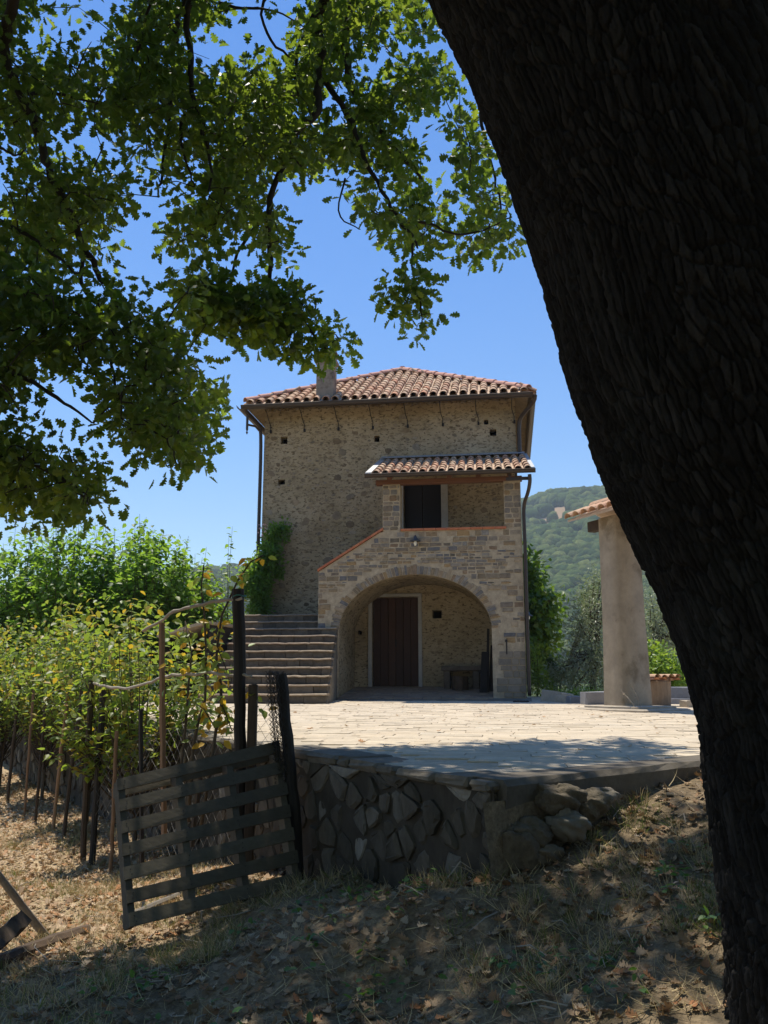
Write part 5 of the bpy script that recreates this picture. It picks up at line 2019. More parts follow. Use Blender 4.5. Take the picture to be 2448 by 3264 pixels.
def blob_tree(name, label, cat, base, blobs, n, leaf, tmpl, mat, group=None, trunk=None, up=0.6, clump=12):
    base = np.array(base, float)
    t = empty(name, tuple(base), 0, label, cat, group)
    pos, ax, nr = [], [], []
    wts = np.array([bb[3] * bb[4] * bb[5] for bb in blobs])
    cnt = (n * wts / wts.sum()).astype(int)
    sm = MB()
    if trunk:
        sm.tube([np.array(p) - base for p in trunk[0]], trunk[1], 8)
    for bb, c in zip(blobs, cnt):
        nc_ = max(3, c // clump)
        u = unit(nc_) * (rng.random((nc_, 1)) ** (1 / 2.2))
        ctr = np.array(bb[:3]) + u * np.array(bb[3:6])
        rad = min(bb[3:6]) * 0.26 + leaf * 0.6
        for q, uu in zip(ctr, u):
            p = q + rng.normal(size=(clump, 3)) * rad * 0.55
            pos.append(p - base)
            o_ = (p - np.array(bb[:3])) / np.array(bb[3:6])
            a = o_ * 0.6 + rng.normal(size=(clump, 3)) * 0.7 + np.array([0, 0, -0.25])
            ax.append(a)
            nr.append(o_ * 0.5 + np.array([0, 0, up]) + rng.normal(size=(clump, 3)) * 0.45)
        if trunk:
            s0 = np.array(trunk[0][-1]) - base
            for q in ctr[::max(1, nc_ // 10)]:
                e = q - base
                sm.tube([s0, (s0 + e) / 2 + rng.normal(size=3) * 0.05, e], [trunk[1][-1] * 0.6, trunk[1][-1] * 0.35, 0.006], 5, 0, False)
    if sm.v:
        sm.build('trunk', M['stem'], t)
    pos = np.concatenate(pos)
    leaves_obj('crown', tmpl, pos, np.concatenate(ax), np.concatenate(nr), leaf * rng.uniform(0.7, 1.25, len(pos)), mat, t)
    return t


def B(px, py, Y, rpx, rpy, ry):
    p = at(px, py, Y)
    s_ = Y / FOC
    return (p[0], p[1], p[2], rpx * s_, ry, rpy * s_)


blob_tree('broad_leaved_tree', 'bushy dark green broad-leaved tree behind the right corner of the house', 'tree', (3.3, 27, 1.0),
          [B(1640, 1870, 27, 85, 120, 1.2), B(1710, 1960, 26.5, 75, 75, 1.0), B(1690, 1830, 26.6, 45, 70, 0.7), B(1745, 1900, 26.4, 45, 45, 0.6), B(1700, 2060, 26.6, 85, 65, 1.0), B(1660, 1990, 27, 80, 120, 1.1)], 5200, 0.20, LEAF, M['chestnut_leaf'],
          trunk=([(3.3, 27, 0.8), (3.4, 27, 2.0), (3.6, 27, 3.0)], [0.14, 0.12, 0.09]))
blob_tree('olive_tree', 'silvery olive tree just left of the plastered pillar', 'tree', (5.2, 22, 1.1),
          [B(1880, 2010, 22, 70, 130, 0.7), B(1905, 1880, 22.4, 50, 80, 0.6), B(1850, 2130, 21.6, 75, 75, 0.6), B(1800, 2150, 21.4, 50, 65, 0.5), B(1910, 2130, 21.6, 50, 80, 0.5)], 8500, 0.10, SLIM, M['olive_leaf'],
          trunk=([(5.2, 22, 1.0), (5.15, 22, 1.8), (5.3, 22.1, 2.6)], [0.10, 0.08, 0.06]), up=0.3)
blob_tree('olive_tree', 'grey-green olive tree behind the pillar on its right', 'tree', (7.3, 24, 1.0),
          [B(2090, 1960, 24, 75, 110, 0.8), B(2140, 2040, 23.6, 60, 80, 0.7), B(2060, 2080, 24, 70, 80, 0.7)], 6000, 0.10, SLIM, M['olive_leaf'],
          trunk=([(7.3, 24, 0.9), (7.35, 24, 2.0), (7.4, 24, 3.0)], [0.10, 0.08, 0.06]), up=0.3)
blob_tree('dark_shrub', 'dark upright shrub between the broad-leaved tree and the olive', 'shrub', (4.55, 23.5, 1.0), [B(1757, 2140, 23.5, 20, 60, 0.3), B(1885, 1930, 23.4, 30, 60, 0.4)], 2400, 0.09, LEAF, M['creeper'], trunk=([(4.6, 23.5, 0.9), (4.65, 23.5, 1.8)], [0.05, 0.03]))
blob_tree('bright_bush', 'bright yellow-green bush behind the tiled trough', 'bush', (6.6, 19.5, 1.2), [B(2120, 2130, 19.6, 65, 65, 0.6), B(2165, 2170, 19.2, 45, 60, 0.4), B(2080, 2160, 19.8, 60, 60, 0.5), B(2060, 2080, 20.2, 45, 50, 0.4)], 3000, 0.10, LEAF, M['bush_leaf'], trunk=([(6.6, 19.5, 1.1), (6.6, 19.5, 1.8)], [0.04, 0.03]))
blob_tree('low_bush', 'low fresh green bush at the right foot of the house', 'bush', (3.9, 23, 1.2), [B(1700, 2150, 22.8, 50, 55, 0.6), B(1740, 2190, 22.2, 45, 35, 0.5), B(1690, 2080, 23.2, 30, 40, 0.4)], 3200, 0.085, SLIM, M['bush_leaf'], trunk=([(3.9, 23, 1.1), (4.0, 23, 1.9)], [0.03, 0.02]))
blob_tree('grass_verge', 'tufts of green plants along the back edge of the courtyard by the blocks', 'plant', (4.9, 19.3, 1.2), [B(1820, 2215, 19.5, 60, 14, 0.4), B(1890, 2212, 19.5, 50, 14, 0.4)], 1500, 0.075, SLIM, M['bush_leaf'])
# creeper on the left corner of the house
cr = blob_tree('climbing_plant', 'flowering creeper climbing the left corner of the house', 'creeper', hw(-6.3, 20.9, 2.9),
               [B(850, 1770, 20.9, 32, 42, 0.25), B(880, 1700, 21.15, 42, 38, 0.16), B(905, 1680, 21.25, 22, 22, 0.12), B(835, 1840, 20.9, 30, 70, 0.3), B(882, 1810, 21.15, 28, 34, 0.14), B(870, 1760, 21.1, 22, 26, 0.15), B(825, 1920, 21, 30, 70, 0.35), B(800, 1850, 21.2, 30, 60, 0.35)], 6500, 0.085, LEAF, M['mulberry_leaf'],
               trunk=([hw(-6.15, 20.8, 2.6), hw(-6.2, 20.85, 3.6), hw(-6.1, 20.85, 4.6), hw(-5.9, 20.9, 5.2)], [0.04, 0.035, 0.03, 0.02]))
fl = MB()
for _ in range(26):
    p = at(random.gauss(838, 9), random.gauss(1690, 14), 20.75 + random.uniform(-0.1, 0.1))
    for k in range(3):
        u = unit(1)[0] * 0.03
        fl.add([p, p + u, p + np.array([u[1], -u[0], 0.03])], [(0, 1, 2)])
fo = fl.build('flowers', M['flower'])
fo.parent = cr
fo.matrix_parent_inverse = Matrix.Translation(-Vector(cr.location))
fo['kind'] = 'stuff'
# dry weed stalks by the pillar foot
for k, (px, py, dx, hh, lb) in enumerate(((2045, 2275, -30, 0.44, 'tall dry weed stalk at the pillar foot'), (2030, 2272, -45, 0.30, 'shorter dry weed stalk leaning left at the pillar foot'))):
    p = at(px, py, 13.6)
    b = MB()
    P = [np.array([dx / 2790 * 13.6 * t ** 1.4, 0.0, hh * t]) for t in np.linspace(0, 1, 7)]
    b.tube(P, 0.006, 4)
    for q in P[2:]:
        for _ in range(3):
            b.tube([q, q + unit(1)[0] * 0.03], 0.004, 3)
    o = b.build('dry_weed', M['cane'])
    o.location = (p[0], p[1], float(zc(p[0], p[1])))
    tag(o, lb, 'weed')

# ------------------------------------------------------------------ the oak
sil = [(1357, 0), (1420, 130), (1475, 250), (1564, 487), (1638, 694), (1697, 870), (1740, 1035), (1785, 1225), (1850, 1390), (1920, 1570), (1985, 1700), (2065, 1874), (2130, 2050), (2180, 2200), (2210, 2340), (2213, 2430), (2225, 2540), (2240, 2700), (2268, 2900), (2292, 3090), (2303, 3264)]
YT = 3.2
szs = [at(x, y, YT) for x, y in sil]
zz = np.array([p[2] for p in szs])[::-1]
xx = np.array([p[0] for p in szs])[::-1]
ZB, ZT = -0.1, 6.4


def trunk_r(z):
    return np.interp(z, [-0.1, 0.3, 0.8, 1.5, 2.4, 3.4, 4.5, 5.6, 6.4], [0.98, 0.80, 0.68, 0.60, 0.57, 0.61, 0.68, 0.78, 0.72])


def trunk_xl(z):
    lo = xx[0] - (zz[0] - z) * 0.05 - 0.25 * np.clip(zz[0] - z, 0, 1)
    hi = xx[-1] - (z - zz[-1]) * 0.42
    return np.where(z < zz[0], lo, np.where(z > zz[-1], hi, np.interp(z, zz, xx)))


rows = 900
zs = np.linspace(ZB, ZT, rows)
front = np.linspace(-0.62 * math.pi - math.pi / 2, 0.62 * math.pi - math.pi / 2, 600)
back = np.linspace(0.62 * math.pi - math.pi / 2, 1.38 * math.pi - math.pi / 2, 60)[1:]
th = np.concatenate([front, back])
TH_, ZZ_ = np.meshgrid(th, zs)
rr_ = trunk_r(ZZ_)
xc = trunk_xl(ZZ_) + rr_ * 1.09
xc = fbm(ZZ_[:, :1] * 0.0, ZZ_[:, :1], 1, 1) * 0 + xc
u_ = (TH_ + math.pi / 2) * 0.62
wx = u_ / 0.026 + 1.3 * (fbm(u_ * 12, ZZ_ * 5, 4, 21) - 0.5) + 1.6 * ZZ_ + 9 * (fbm(u_ * 1.8, ZZ_ * 1.1, 3, 27) - 0.5)
wy = ZZ_ / 0.098 + 1.2 * (fbm(u_ * 12, ZZ_ * 8, 4, 31) - 0.5) + 7 * (fbm(u_ * 1.5, ZZ_ * 1.5, 3, 37) - 0.5)
fis = np.exp(-((fbm(u_ * 7.5 + 0.9 * ZZ_, ZZ_ * 0.9, 4, 83) - 0.5) / 0.018) ** 2)
f1, f2, cid = worley(wx, wy, 3)
edge_ = np.clip((f2 - f1 + 0.30 * (fbm(u_ * 90, ZZ_ * 60, 3, 23) - 0.5)) / 0.24, 0, 1)
edge_ = edge_ * edge_ * (3 - 2 * edge_)
f1b, f2b, cidb = worley(wx * 2.3 + 9, wy * 2.0, 13)
eb = np.clip((f2b - f1b) / 0.35, 0, 1)
amp = np.interp(ZZ_, [0, 2, 5], [0.020, 0.017, 0.015])
disp = amp * (edge_ * (0.75 + 0.5 * cid) + 0.16 * eb) - amp + 0.05 * (fbm(u_ * 1.6, ZZ_ * 0.9, 3, 41) - 0.5) * 2 * 0.6 + 0.013 * fbm(u_ * 70, ZZ_ * 35, 4, 51) + 0.014 * np.abs(fbm(u_ * 14 + ZZ_, ZZ_ * 4, 3, 71) - 0.5) * 2 - 0.016 * fis * np.clip(fbm(u_ * 3, ZZ_ * 2, 2, 87) * 3 - 0.9, 0, 1)
seam = (TH_ > front[-1] + 0.02) | (TH_ < front[0] + 0.02)
disp = np.where(seam, -0.01, disp)
R_ = rr_ + disp
flare = np.clip((0.9 - ZZ_) / 1.0, 0, 1) ** 2 * 0.10 * np.sin(TH_ * 5 + 1)
R_ = R_ + flare
TX = np.stack([xc + R_ * np.cos(TH_), YT + R_ * np.sin(TH_) * 0.98, ZZ_], -1)
oak = empty('oak_tree', (1.75, YT, 0.55), 0, 'huge dark oak leaning in from the right, its branches hanging before the sky', 'tree')
OZ = np.array(oak.location)
TX = TX - OZ
tv_ = TX.reshape(-1, 3)
r_att = np.clip(0.25 + 0.65 * cid + 0.25 * (fbm(u_ * 8, ZZ_ * 8, 3, 61) - 0.5), 0, 1)
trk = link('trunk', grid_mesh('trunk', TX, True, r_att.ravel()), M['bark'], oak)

C7 = lambda x, y: (0.7836 * x, 0.7836 * y)
C8 = lambda x, y: (1100 + 0.8125 * x, 0.8125 * y)


def ydep(px, py):
    return float(np.interp(px, [-100, 300, 700, 1100, 1500, 1800], [5.6, 6.0, 6.9, 7.8, 8.3, 8.6]))


BR = []


def branch(pts, r0, r1, Y=None, conv=C7, root=None):
    pix = [conv(*p) for p in pts]
    P = [np.array(at(x, y, (Y if Y else ydep(x, y)))) for x, y in pix]
    if root is not None:
        P = [np.array(q) for q in root] + P
    for _ in range(2):
        Q = [P[0]]
        for a, c in zip(P, P[1:]):
            Q += [a * 0.75 + c * 0.25, a * 0.25 + c * 0.75]
        Q.append(P[-1])
        P = Q
    n = len(P)
    r0, r1 = r0 * 1.35, r1 * 1.2
    J = [p + rng.normal(size=3) * (r0 * 0.25) * (0 < i < n - 1) for i, p in enumerate(P)]
    b = MB()
    b.tube([p - OZ for p in J], [(r0 + (r1 - r0) * i / (n - 1)) * random.uniform(0.9, 1.12) for i in range(n)], 9, random.random())
    b.build('branch', M['twig'], oak, True)
    BR.extend(J)


F1 = (0.55, 3.3, 5.9)
F2 = (0.9, 3.5, 6.2)
branch([(0, 170), (40, 300), (100, 400), (170, 560), (190, 700), (260, 820), (330, 960), (360, 1060), (430, 1150), (490, 1250), (560, 1300)], 0.036, 0.012, None, C7, [F1, (-0.8, 3.6, 6.9), (-2.0, 4.4, 7.0), (-2.5, 5.2, 6.4)])
branch([(345, 1030), (320, 1140), (380, 1230), (470, 1285), (590, 1360), (700, 1400), (770, 1450)], 0.014, 0.005)
branch([(470, 1285), (450, 1390), (462, 1550), (500, 1640), (600, 1680)], 0.012, 0.004)
branch([(105, 385), (200, 375), (330, 405), (400, 420)], 0.012, 0.004)
branch([(735, 0), (715, 150), (700, 250), (690, 420), (675, 600), (655, 740), (640, 800)], 0.026, 0.006, 7.0, C7, [F1, (-0.2, 4.2, 7.4), (-0.9, 5.8, 7.9)])
branch([(740, 0), (780, 300), (790, 420), (840, 560), (860, 700), (850, 800)], 0.030, 0.006, 6.6, C7, [F1, (-0.3, 4.3, 7.2), (-0.9, 5.7, 7.6)])
branch([(600, 0), (575, 180), (520, 275)], 0.018, 0.006, 6.4, C7, [F1, (-0.5, 4.2, 7.0), (-1.2, 5.6, 7.4)])
branch([(790, 420), (730, 500), (740, 620), (790, 760)], 0.014, 0.005, 6.7)
branch([(1295, 0), (1305, 250), (1290, 450), (1210, 540), (1130, 700), (1085, 870), (1095, 1020), (1105, 1160), (1180, 1240), (1260, 1340), (1330, 1420)], 0.042, 0.006, 7.6, C7, [F2, (0.5, 4.6, 7.6), (0.0, 6.2, 8.3)])
branch([(1085, 870), (1010, 960), (955, 1040), (945, 1160), (900, 1230), (850, 1280)], 0.014, 0.004, 7.5)
branch([(1275, 60), (1190, 240), (1215, 420)], 0.018, 0.006, 7.7)
branch([(1040, 0), (1090, 160), (1190, 240)], 0.016, 0.008, 7.7, C7, [(0.2, 5, 7.7), (-0.1, 6.3, 8.3)])
branch([(890, 10), (1000, 40), (1100, 30), (1240, 110)], 0.014, 0.004, 7.4)
branch([(1320, 330), (1430, 480), (1480, 640), (1560, 800), (1659, 930), (1700, 1010)], 0.024, 0.007, 7.9)
branch([(10, 0), (10, 300), (60, 430), (130, 500), (230, 620), (300, 700)], 0.050, 0.010, 8.3, C8, [F2, (0.8, 5.0, 8.0), (0.5, 6.8, 8.8)])
branch([(225, 870), (330, 870), (420, 930), (560, 900), (650, 850)], 0.012, 0.005, 8.2, C8)
branch([(265, 950), (260, 1060), (300, 1180), (300, 1270)], 0.010, 0.004, 8.2, C8)
branch([(600, 300), (520, 420), (560, 600), (600, 750), (620, 900)], 0.022, 0.005, 8.7, C8, [(1.5, 6.5, 7.6)])
branch([(0, 700), (-40, 850), (60, 900)], 0.008, 0.004, 8.0, C8)
branch([(0, 1130), (100, 1180), (220, 1260), (330, 1330)], 0.012, 0.004, 5.4)
branch([(0, 1500), (150, 1560), (280, 1650), (380, 1720)], 0.014, 0.004, 5.2)
branch([(0, 1850), (130, 1880), (260, 1950), (360, 2020)], 0.014, 0.004, 5.2)
branch([(0, 900), (120, 960), (230, 1040), (310, 1110)], 0.014, 0.004, 5.6)
branch([(0, 600), (70, 640), (110, 600)], 0.008, 0.003, 5.6)
# big limbs overhead, out of the picture
for P, r0, r1 in (([F1, (-0.6, 2.8, 7.2), (-1.6, 1.6, 7.8), (-2.6, 0.5, 8.2)], 0.22, 0.05), ([F2, (1.6, 4.6, 7.6), (2.0, 6.2, 8.8)], 0.25, 0.06), ([(1.0, 3.2, 6.2), (1.8, 2.0, 7.6), (2.4, 0.2, 8.6)], 0.22, 0.05), ([F1, (-0.2, 4.2, 7.1), (-0.6, 5.4, 7.6)], 0.17, 0.05), ([F2, (0.8, 4.8, 7.7), (0.3, 6.4, 8.5)], 0.18, 0.06)):
    b = MB()
    b.tube([np.array(p) - OZ for p in P], list(np.linspace(r0, r1, len(P))), 10)
    b.build('limb', M['twig'], oak, True)

# foliage: clusters in the parts of the sky the canopy covers, joined to the branches by twigs
D = lambda pts: [(x * 1.4756, y * 1.4756) for x, y in pts]
polyA = D([(-520, -60), (930, -60), (965, 60), (1010, 210), (1090, 400), (1140, 535), (1100, 560), (1050, 590), (1000, 585), (985, 520), (930, 530), (900, 600), (870, 545), (830, 530), (785, 495), (720, 465), (660, 430), (640, 440), (590, 420), (625, 490), (640, 545), (600, 590), (560, 560), (550, 500), (470, 530), (440, 590), (400, 545), (330, 545), (270, 590), (300, 650), (350, 690), (400, 760), (470, 830), (485, 900), (480, 950), (430, 1010), (380, 1005), (330, 985), (270, 975), (220, 960), (250, 900), (205, 905), (190, 960), (195, 1020), (235, 1060), (225, 1110), (190, 1130), (90, 1110), (0, 1115), (-120, 1080), (-300, 980), (-520, 700)])
polyB = D([(380, 590), (430, 570), (480, 600), (520, 640), (560, 600), (600, 600), (650, 610), (680, 650), (660, 690), (730, 700), (770, 720), (765, 750), (735, 765), (722, 778), (680, 785), (600, 780), (570, 760), (575, 730), (490, 745), (440, 725), (400, 680), (385, 640)])
polyC = D([(775, 610), (800, 600), (850, 620), (880, 580), (930, 590), (920, 640), (960, 680), (950, 700), (900, 735), (870, 720), (890, 690), (840, 680), (800, 645)])
gaps = [(600, 60, 50), (830, 150, 42), (885, 255, 40), (930, 300, 50), (950, 380, 55), (965, 220, 40), (70, 90, 38), (95, 70, 30), (20, 345, 34), (50, 300, 25), (790, 110, 30), (150, 640, 26), (230, 760, 30), (190, 830, 26), (430, 230, 20), (300, 350, 18), (610, 250, 20), (640, 520, 22), (330, 620, 34), (620, 30, 40), (750, 190, 30), (1010, 460, 34), (60, 120, 26), (15, 160, 24), (120, 690, 18), (60, 760, 16), (520, 560, 25), (120, 1000, 16)]
cl = []
tries = 0
while len(cl) < 2250 and tries < 160000:
    tries += 1
    px, py = rng.uniform(-760, 1700), rng.uniform(-90, 1670)
    a = in_poly(px, py, polyA)
    offs = [(36, 0), (-36, 0), (0, 40), (0, -36)]
    if a:
        if sum(bool(in_poly(px + ox, py + oy, polyA)) for ox, oy in offs) < 4 and rng.random() < 0.9:
            continue
    else:
        pb = polyB if in_poly(px, py, polyB) else (polyC if in_poly(px, py, polyC) else None)
        if pb is None or sum(bool(in_poly(px + ox * 0.75, py + oy * 0.85, pb)) for ox, oy in offs) < 4:
            continue
    dx_, dy_ = px / 1.4756, py / 1.4756
    if any((dx_ - g[0]) ** 2 + (dy_ - g[1]) ** 2 < g[2] ** 2 for g in gaps):
        continue
    nz = fbm(px / 150, py / 150, 3, 77)
    if a and nz < (0.485 if px < 850 else 0.515) and rng.random() < 0.9:
        continue
    if a and py < 900 and rng.random() < 0.25:
        continue
    Y = ydep(px, py) + (rng.uniform(-0.35, 1.5) if a else rng.uniform(-0.15, 0.4))
    if px < 600 and py > 850:
        Y = rng.uniform(4.9, 6.1)
    p = np.array(at(px, py, Y))
    cl.append(p)
cl = np.array(cl)
# grow twigs: every cluster hangs on its nearest branch point or on an already joined cluster
tree_pts = np.array(BR)
tw = MB()
d0 = np.array([np.min(np.linalg.norm(tree_pts - p, axis=1)) for p in cl])
joined = list(tree_pts)
for i in np.argsort(d0):
    J = np.array(joined)
    dd = np.linalg.norm(J - cl[i], axis=1)
    q = J[np.argmin(dd)]
    if dd.min() < 1.6:
        mid = (q + cl[i]) / 2 + rng.normal(size=3) * 0.06 * min(1, dd.min()) + np.array([0, 0, 0.05 * dd.min()])
        tw.tube([q - OZ, mid - OZ, cl[i] - OZ], [0.006, 0.0045, 0.0025], 4, random.random(), False)
        joined.append(mid)
        joined.append(cl[i])
tw.build('twigs', M['twig'], oak)['kind'] = 'stuff'
K = 15
pos = (cl[:, None, :] + rng.normal(size=(len(cl), K, 3)) * np.array([0.085, 0.085, 0.075])).reshape(-1, 3)
n = len(pos)
outw = (pos - np.repeat(cl, K, axis=0))
axis = outw / (np.linalg.norm(outw, axis=1, keepdims=True) + 1e-6) + rng.normal(size=(n, 3)) * 0.55 + np.array([0, 0, -0.25])
norm = np.array([0, -0.25, 0.4]) + rng.normal(size=(n, 3)) * 0.8
scl = np.clip(pos[:, 1], 4.8, 9) * 0.0132 * rng.uniform(0.75, 1.25, n)
# nearest leaves singly, the rest as one mass
dist = np.linalg.norm(pos - np.array([0, 0, EYE]), axis=1)
inview = (np.abs(pos[:, 0] / pos[:, 1]) < 0.42) & ((pos[:, 2] - EYE) / pos[:, 1] < 0.8)
score = np.where(inview, scl / dist, 0)
idx = np.argsort(-score)
big = idx[:300]
restm = np.ones(n, bool)
restm[big] = False
fr = frames(axis, norm)
lme = []
for v_ in range(6):
    m_ = MB()
    m_.add(OAK[0], OAK[1], v_ / 6)
    me = m_.mesh('oak_leaf')
    me.materials.append(M['oak_leaf'])
    lme.append(me)
for i in big:
    o = link('leaf', lme[int(i) % 6], None, oak, tuple(pos[i] - OZ), None, (scl[i],) * 3)
    o.rotation_euler = Matrix(fr[i].tolist()).to_euler()
leaves_obj('foliage', OAK, pos[restm] - OZ, axis[restm], norm[restm], scl[restm], M['oak_leaf'], oak)
# unseen rest of the crown, enlarged and thickened to shade trunk and foreground
m_ = 6500
cx2 = rng.uniform(-8.5, 8.5, m_)
cy2 = np.where(rng.random(m_) < 0.42, rng.uniform(2.5, 7.8, m_), rng.uniform(-9.0, 3.0, m_))
cz2 = np.maximum(np.minimum(np.where(cy2 < 0, 4.6 - 0.28 * -cy2, 4.6 + 0.2 * cy2), 5.4 - 0.33 * np.abs(cx2 - 0.5)), EYE + 0.25 + 0.92 * cy2) + rng.uniform(0, 2.0, m_)
okm = (cx2 > np.where(cy2 > 2.0, -3.9, -8.5)) & (np.hypot(cx2 - 0.5, cy2 - 1.0) < 9.3) & ((cx2 - 0.8) ** 2 + (cy2 - 3.2) ** 2 > 0.9)
okm &= fbm(cx2 * 0.8, cy2 * 0.8, 3, 90) > np.where((cx2 > -1.2) & (cy2 > 3.5), 0.525, 0.40)
c2 = np.stack([cx2, cy2, cz2], 1)[okm]
K2 = 14
pos = (c2[:, None, :] + rng.normal(size=(len(c2), K2, 3)) * 0.15).reshape(-1, 3)
cz_ = pos[:, 1] * CP + (pos[:, 2] - EYE) * SP
cu_ = -pos[:, 1] * SP + (pos[:, 2] - EYE) * CP
hid = (cz_ < 0.1) | (np.abs(pos[:, 0]) > 0.475 * cz_) | (cu_ > 0.615 * cz_)
pos = pos[hid]
n = len(pos)
leaves_obj('crown', LEAF, pos - OZ, rng.normal(size=(n, 3)) + np.array([0, 0, -0.3]), np.array([0, 0, 1.0]) + rng.normal(size=(n, 3)) * 0.5, rng.uniform(0.11, 0.18, n), M['oak_leaf'], oak)

# ------------------------------------------------------------------ ground cover
def scatter(n, x0, x1, y0, y1, p=1.0):
    X = rng.uniform(x0, x1, n)
    Y = y0 + (y1 - y0) * rng.random(n) ** p
    keep = ~in_poly(X, Y, COURT)
    de = (X - CORNER[0]) * -e2[0] + (Y - CORNER[1]) * -e2[1]
    X, Y = X[keep], Y[keep]
    vis = np.abs(X / Y) < 0.55
    X, Y = X[vis], Y[vis]
    Z = np.concatenate([G(X[i:i + 4000], Y[i:i + 4000]) for i in range(0, len(X), 4000)])
    return np.stack([X, Y, Z], 1)


P = scatter(90000, -7.5, 3.2, 3.4, 15.5, 1.7)
sw = strawy_sunlit(P[:, 0], P[:, 1])
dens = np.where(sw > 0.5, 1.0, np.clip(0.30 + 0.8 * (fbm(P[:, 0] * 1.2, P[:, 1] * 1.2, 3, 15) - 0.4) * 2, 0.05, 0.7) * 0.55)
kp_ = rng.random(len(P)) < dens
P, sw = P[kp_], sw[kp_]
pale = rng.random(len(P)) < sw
for nm, sel, mt, lb in (('leaf_litter', pale, 'dry_leaf', 'pale dry oak leaves littering the sunlit garden slope'), ('dark_leaf_litter', ~pale, 'shade_leaf', 'oak leaves coloured a darker brown for the shaded bank')):
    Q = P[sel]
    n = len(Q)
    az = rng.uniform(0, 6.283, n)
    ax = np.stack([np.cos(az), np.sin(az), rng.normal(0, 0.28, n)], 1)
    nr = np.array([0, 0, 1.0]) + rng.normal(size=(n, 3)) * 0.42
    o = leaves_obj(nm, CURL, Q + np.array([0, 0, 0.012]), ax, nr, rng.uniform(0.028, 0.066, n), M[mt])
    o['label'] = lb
# straw lying flat
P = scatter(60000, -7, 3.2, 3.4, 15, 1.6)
P = P[rng.random(len(P)) < np.clip(0.42 + strawy_sunlit(P[:, 0], P[:, 1]), 0, 1)]
n = len(P)
az = rng.uniform(0, 6.283, n)
ax = np.stack([np.cos(az), np.sin(az), rng.normal(0.08, 0.2, n)], 1)
o = leaves_obj('straw', BLADE, P + np.array([0, 0, 0.008]), ax, np.array([0, 0, 1.0]) + rng.normal(size=(n, 3)) * 0.3, rng.uniform(0.05, 0.16, n), M['straw'])
o['label'] = 'bleached straw lying over the soil'
# standing grass tufts
T = scatter(5200, -6, 3.4, 3.4, 12, 1.5)
fld = fbm(T[:, 0] * 1.1, T[:, 1] * 1.1, 3, 25) + np.where(T[:, 0] > 0.2, 0.14, -0.03)
T = T[fld > np.where(T[:, 0] > 0.2, 0.46, 0.49)]
for nm, mt, fr_, ln, lb in (('dry_grass', 'straw', 0.62, (0.04, 0.13), 'tufts of dry straw-coloured grass on the bank'), ('grass', 'grass', 0.38, (0.04, 0.12), 'tufts of green grass on the bank')):
    sel = T[rng.random(len(T)) < fr_]
    kk = 26
    P = np.repeat(sel, kk, 0) + np.concatenate([rng.normal(size=(len(sel) * kk, 2)) * 0.035, np.zeros((len(sel) * kk, 1))], 1)
    n = len(P)
    lean = (P - np.repeat(sel, kk, 0)) * 9
    ax = lean + rng.normal(size=(n, 3)) * 0.42 + np.array([0, 0, 0.75])
    o = leaves_obj(nm, BLADE, P, ax, rng.normal(size=(n, 3)), rng.uniform(ln[0], ln[1], n), M[mt])
    o['label'] = lb
# fallen twigs
T = scatter(420, -5, 3.0, 3.5, 10, 1.5)
tb = MB()
for q in T:
    a_ = random.uniform(0, 6.28)
    L_ = random.uniform(0.06, 0.28)
    d = np.array([math.cos(a_), math.sin(a_), random.gauss(0, 0.12)]) * L_
    tb.tube([q + np.array([0, 0, 0.015]), q + d * 0.5 + rng.normal(size=3) * 0.012 + np.array([0, 0, 0.02]), q + d + np.array([0, 0, 0.012])], [0.004, 0.0035, 0.002], 4, random.random(), False)
o = tb.build('fallen_twigs', M['cane'])
tag(o, 'dry broken twigs lying on the slope', kind='stuff')
# ivy and small weeds
T = scatter(190, -1.5, 2.6, 3.5, 5.4, 1.2)
T = T[fbm(T[:, 0] * 1.5, T[:, 1] * 1.5, 3, 35) > 0.45]
kk = 7
P = np.repeat(T, kk, 0) + np.concatenate([rng.normal(size=(len(T) * kk, 2)) * 0.05, rng.uniform(0.01, 0.07, (len(T) * kk, 1))], 1)
n = len(P)
o = leaves_obj('ivy', LEAF, P, np.concatenate([rng.normal(size=(n, 2)), rng.normal(0, 0.3, (n, 1))], 1), np.array([0, 0, 1.0]) + rng.normal(size=(n, 3)) * 0.35, rng.uniform(0.03, 0.055, n), M['weed'])
o['label'] = 'small ivy and weed leaves among the litter'
# stones and chips on the bank
P = scatter(110, -1.2, 2.6, 3.6, 6.2, 1.0)
bx = MB()
for p in P:
    s_ = random.uniform(0.008, 0.028)
    vs, fs = chamfer_box((-s_, -s_ * 0.7, -s_ * 0.3), (s_, s_ * 0.7, s_ * 0.35), s_ * 0.25)
    Rm = np.array(Matrix.Rotation(random.uniform(0, 6.28), 3, 'Z') @ Matrix.Rotation(random.gauss(0, 0.3), 3, 'X'))
    bx.add([Rm @ np.array(v) + p + np.array([0, 0, 0.01]) for v in vs], fs, random.random())
o = bx.build('gravel', M['edge'])
tag(o, 'small stone chips scattered on the bank', kind='stuff')
# fallen leaves on the courtyard
P = []
while len(P) < 60:
    x, y = random.uniform(-4, 5), random.uniform(5.5, 16)
    dw = (x - CORNER[0]) * -NW[0] + (y - CORNER[1]) * -NW[1]
    if in_poly(x, y, COURT) and dw > 0.3:
        P.append((x, y, float(zc(x, y)) + 0.012))
P = np.array(P)
n = len(P)
az = rng.uniform(0, 6.283, n)
o = leaves_obj('courtyard_leaf_litter', CURL, P, np.stack([np.cos(az), np.sin(az), np.zeros(n)], 1), np.array([0, 0, 1.0]) + rng.normal(size=(n, 3)) * 0.2, rng.uniform(0.04, 0.07, n), M['dry_leaf'])
o['label'] = 'a few dry leaves blown over the paving'
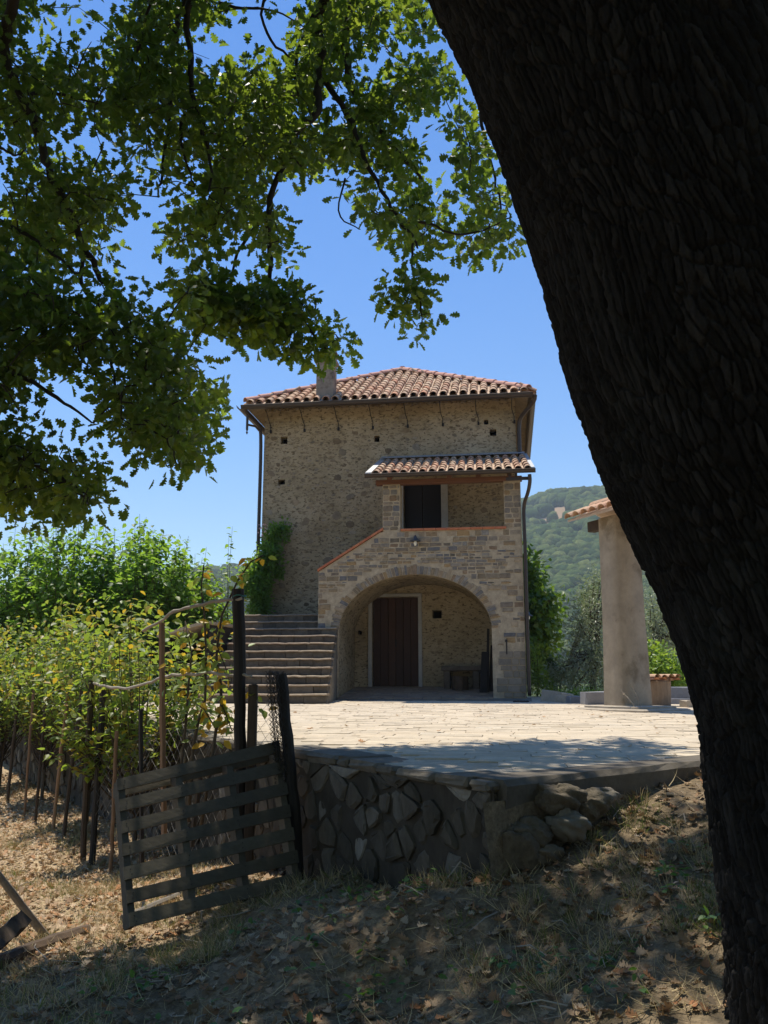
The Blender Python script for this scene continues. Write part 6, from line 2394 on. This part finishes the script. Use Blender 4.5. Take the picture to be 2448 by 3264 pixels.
# bent dry stalk in front of the wall
b = MB()
b.tube([at(1395, 2838, 5.0), at(1432, 2792, 5.0), at(1468, 2746, 5.0)], 0.004, 5)
b.tube([at(1468, 2746, 5.0), at(1500, 2768, 5.0), at(1535, 2790, 5.05)], 0.0025, 5)
b.tube([at(1440, 2762, 5.0), at(1468, 2763, 5.0), at(1520, 2785, 5.05)], 0.002, 5)
o = b.build('dry_stalk', M['cane'])
tag(o, 'bent dry stalk sticking up in front of the retaining wall', 'stalk')

# ------------------------------------------------------------------ wooded hills far behind
def hill_z(x, y):
    """valley floor rising to a long ridge"""
    ridge = np.interp(x, [-2600, -900, -560, -250, -80, 60, 160, 230, 330, 520, 900, 2600], [120, 100, 88, 98, 108, 140, 182, 190, 205, 230, 240, 180])
    t = np.clip((y - 180) / 720, 0, 1)
    t = t * t * (3 - 2 * t)
    z = -16 + (ridge + 16) * t
    z = z + (fbm(x / 130.0, y / 130.0, 4, 8) - 0.5) * 60 * np.clip(t * 2.2, 0, 1) * (1 - 0.8 * t)
    return z - np.clip((y - 900) / 600, 0, 1) ** 2 * 120


hx = np.concatenate([np.linspace(-1250, -500, 20), np.linspace(-480, 480, 90), np.linspace(500, 1250, 20)])
hy = np.linspace(170, 1200, 90)
HX, HY = np.meshgrid(hx, hy)
HZ_ = hill_z(HX, HY)
bare = np.clip(1 - np.hypot((HX - 126) / 30, (HY - 695) / 110), 0, 1) * 2.5
bare = np.clip(bare, 0, 1)
hill = link('hills', grid_mesh('hills', np.stack([HX, HY, HZ_], -1), True, bare.ravel()), M['hill'])
tag(hill, 'wooded hillside far behind the house', kind='structure')
# tree crowns on the slopes in view
n = 18000
fx = np.concatenate([rng.uniform(0.10, 0.36, 12500), rng.uniform(-0.40, 0.10, 5500)])
fy = rng.uniform(200, 920, n)
X, Y = fx * fy, fy
bz = np.hypot((X - 126) / 30, (Y - 695) / 110)
kp = (bz > 0.8) | (rng.random(n) < 0.05)
X, Y = X[kp], Y[kp]
Z = hill_z(X, Y)
n = len(X)
import bmesh
bm = bmesh.new()
bmesh.ops.create_icosphere(bm, subdivisions=2, radius=1)
iv = np.array([v.co[:] for v in bm.verts])
iv = iv * (0.8 + 0.45 * vnoise(iv[:, 0] * 2.2 + iv[:, 2] * 1.7 + 5, iv[:, 1] * 2.2 + 9, 4))[:, None]
itf = [tuple(v.index for v in f.verts) for f in bm.faces]
bm.free()
az = rng.uniform(0, 6.283, n)
Rm = frames(np.stack([np.cos(az), np.sin(az), np.zeros(n)], 1), np.tile([[0, 0, 1.0]], (n, 1)))
sc_ = rng.uniform(2.0, 6.6, n) * np.clip(Y / 500, 0.6, 1.15)
me = batch('hill_forest', iv, itf, np.stack([X, Y, Z + sc_ * 0.45], 1), Rm, sc_)
me.polygons.foreach_set('use_smooth', np.ones(len(me.polygons), dtype=bool))
o = link('hill_forest', me, M['forest'])
tag(o, 'forest of rounded tree crowns covering the far hillside', kind='stuff')

# ------------------------------------------------------------------ summer haze
zmin = min(float(gz.min()), float(HZ_.min())) - 1.0
zmax = float(max(HZ_.max(), (Z + sc_ * 2).max(), gz.max())) + 1.0
b = MB()
b.box((-1350, -1050, zmin), (1350, 1300, zmax))
hz = bpy.data.materials.new('haze_air')
hz.use_nodes = True
hz.node_tree.nodes.clear()
ho = hz.node_tree.nodes.new('ShaderNodeOutputMaterial')
hv = hz.node_tree.nodes.new('ShaderNodeVolumePrincipled')
hv.inputs['Color'].default_value = (0.78, 0.88, 1.0, 1)
hv.inputs['Density'].default_value = 0.00034
hv.inputs['Anisotropy'].default_value = 0.0
hz.node_tree.links.new(hv.outputs[0], ho.inputs['Volume'])
o = b.build('haze', hz)
tag(o, 'thin bluish summer haze over the valley', kind='stuff')
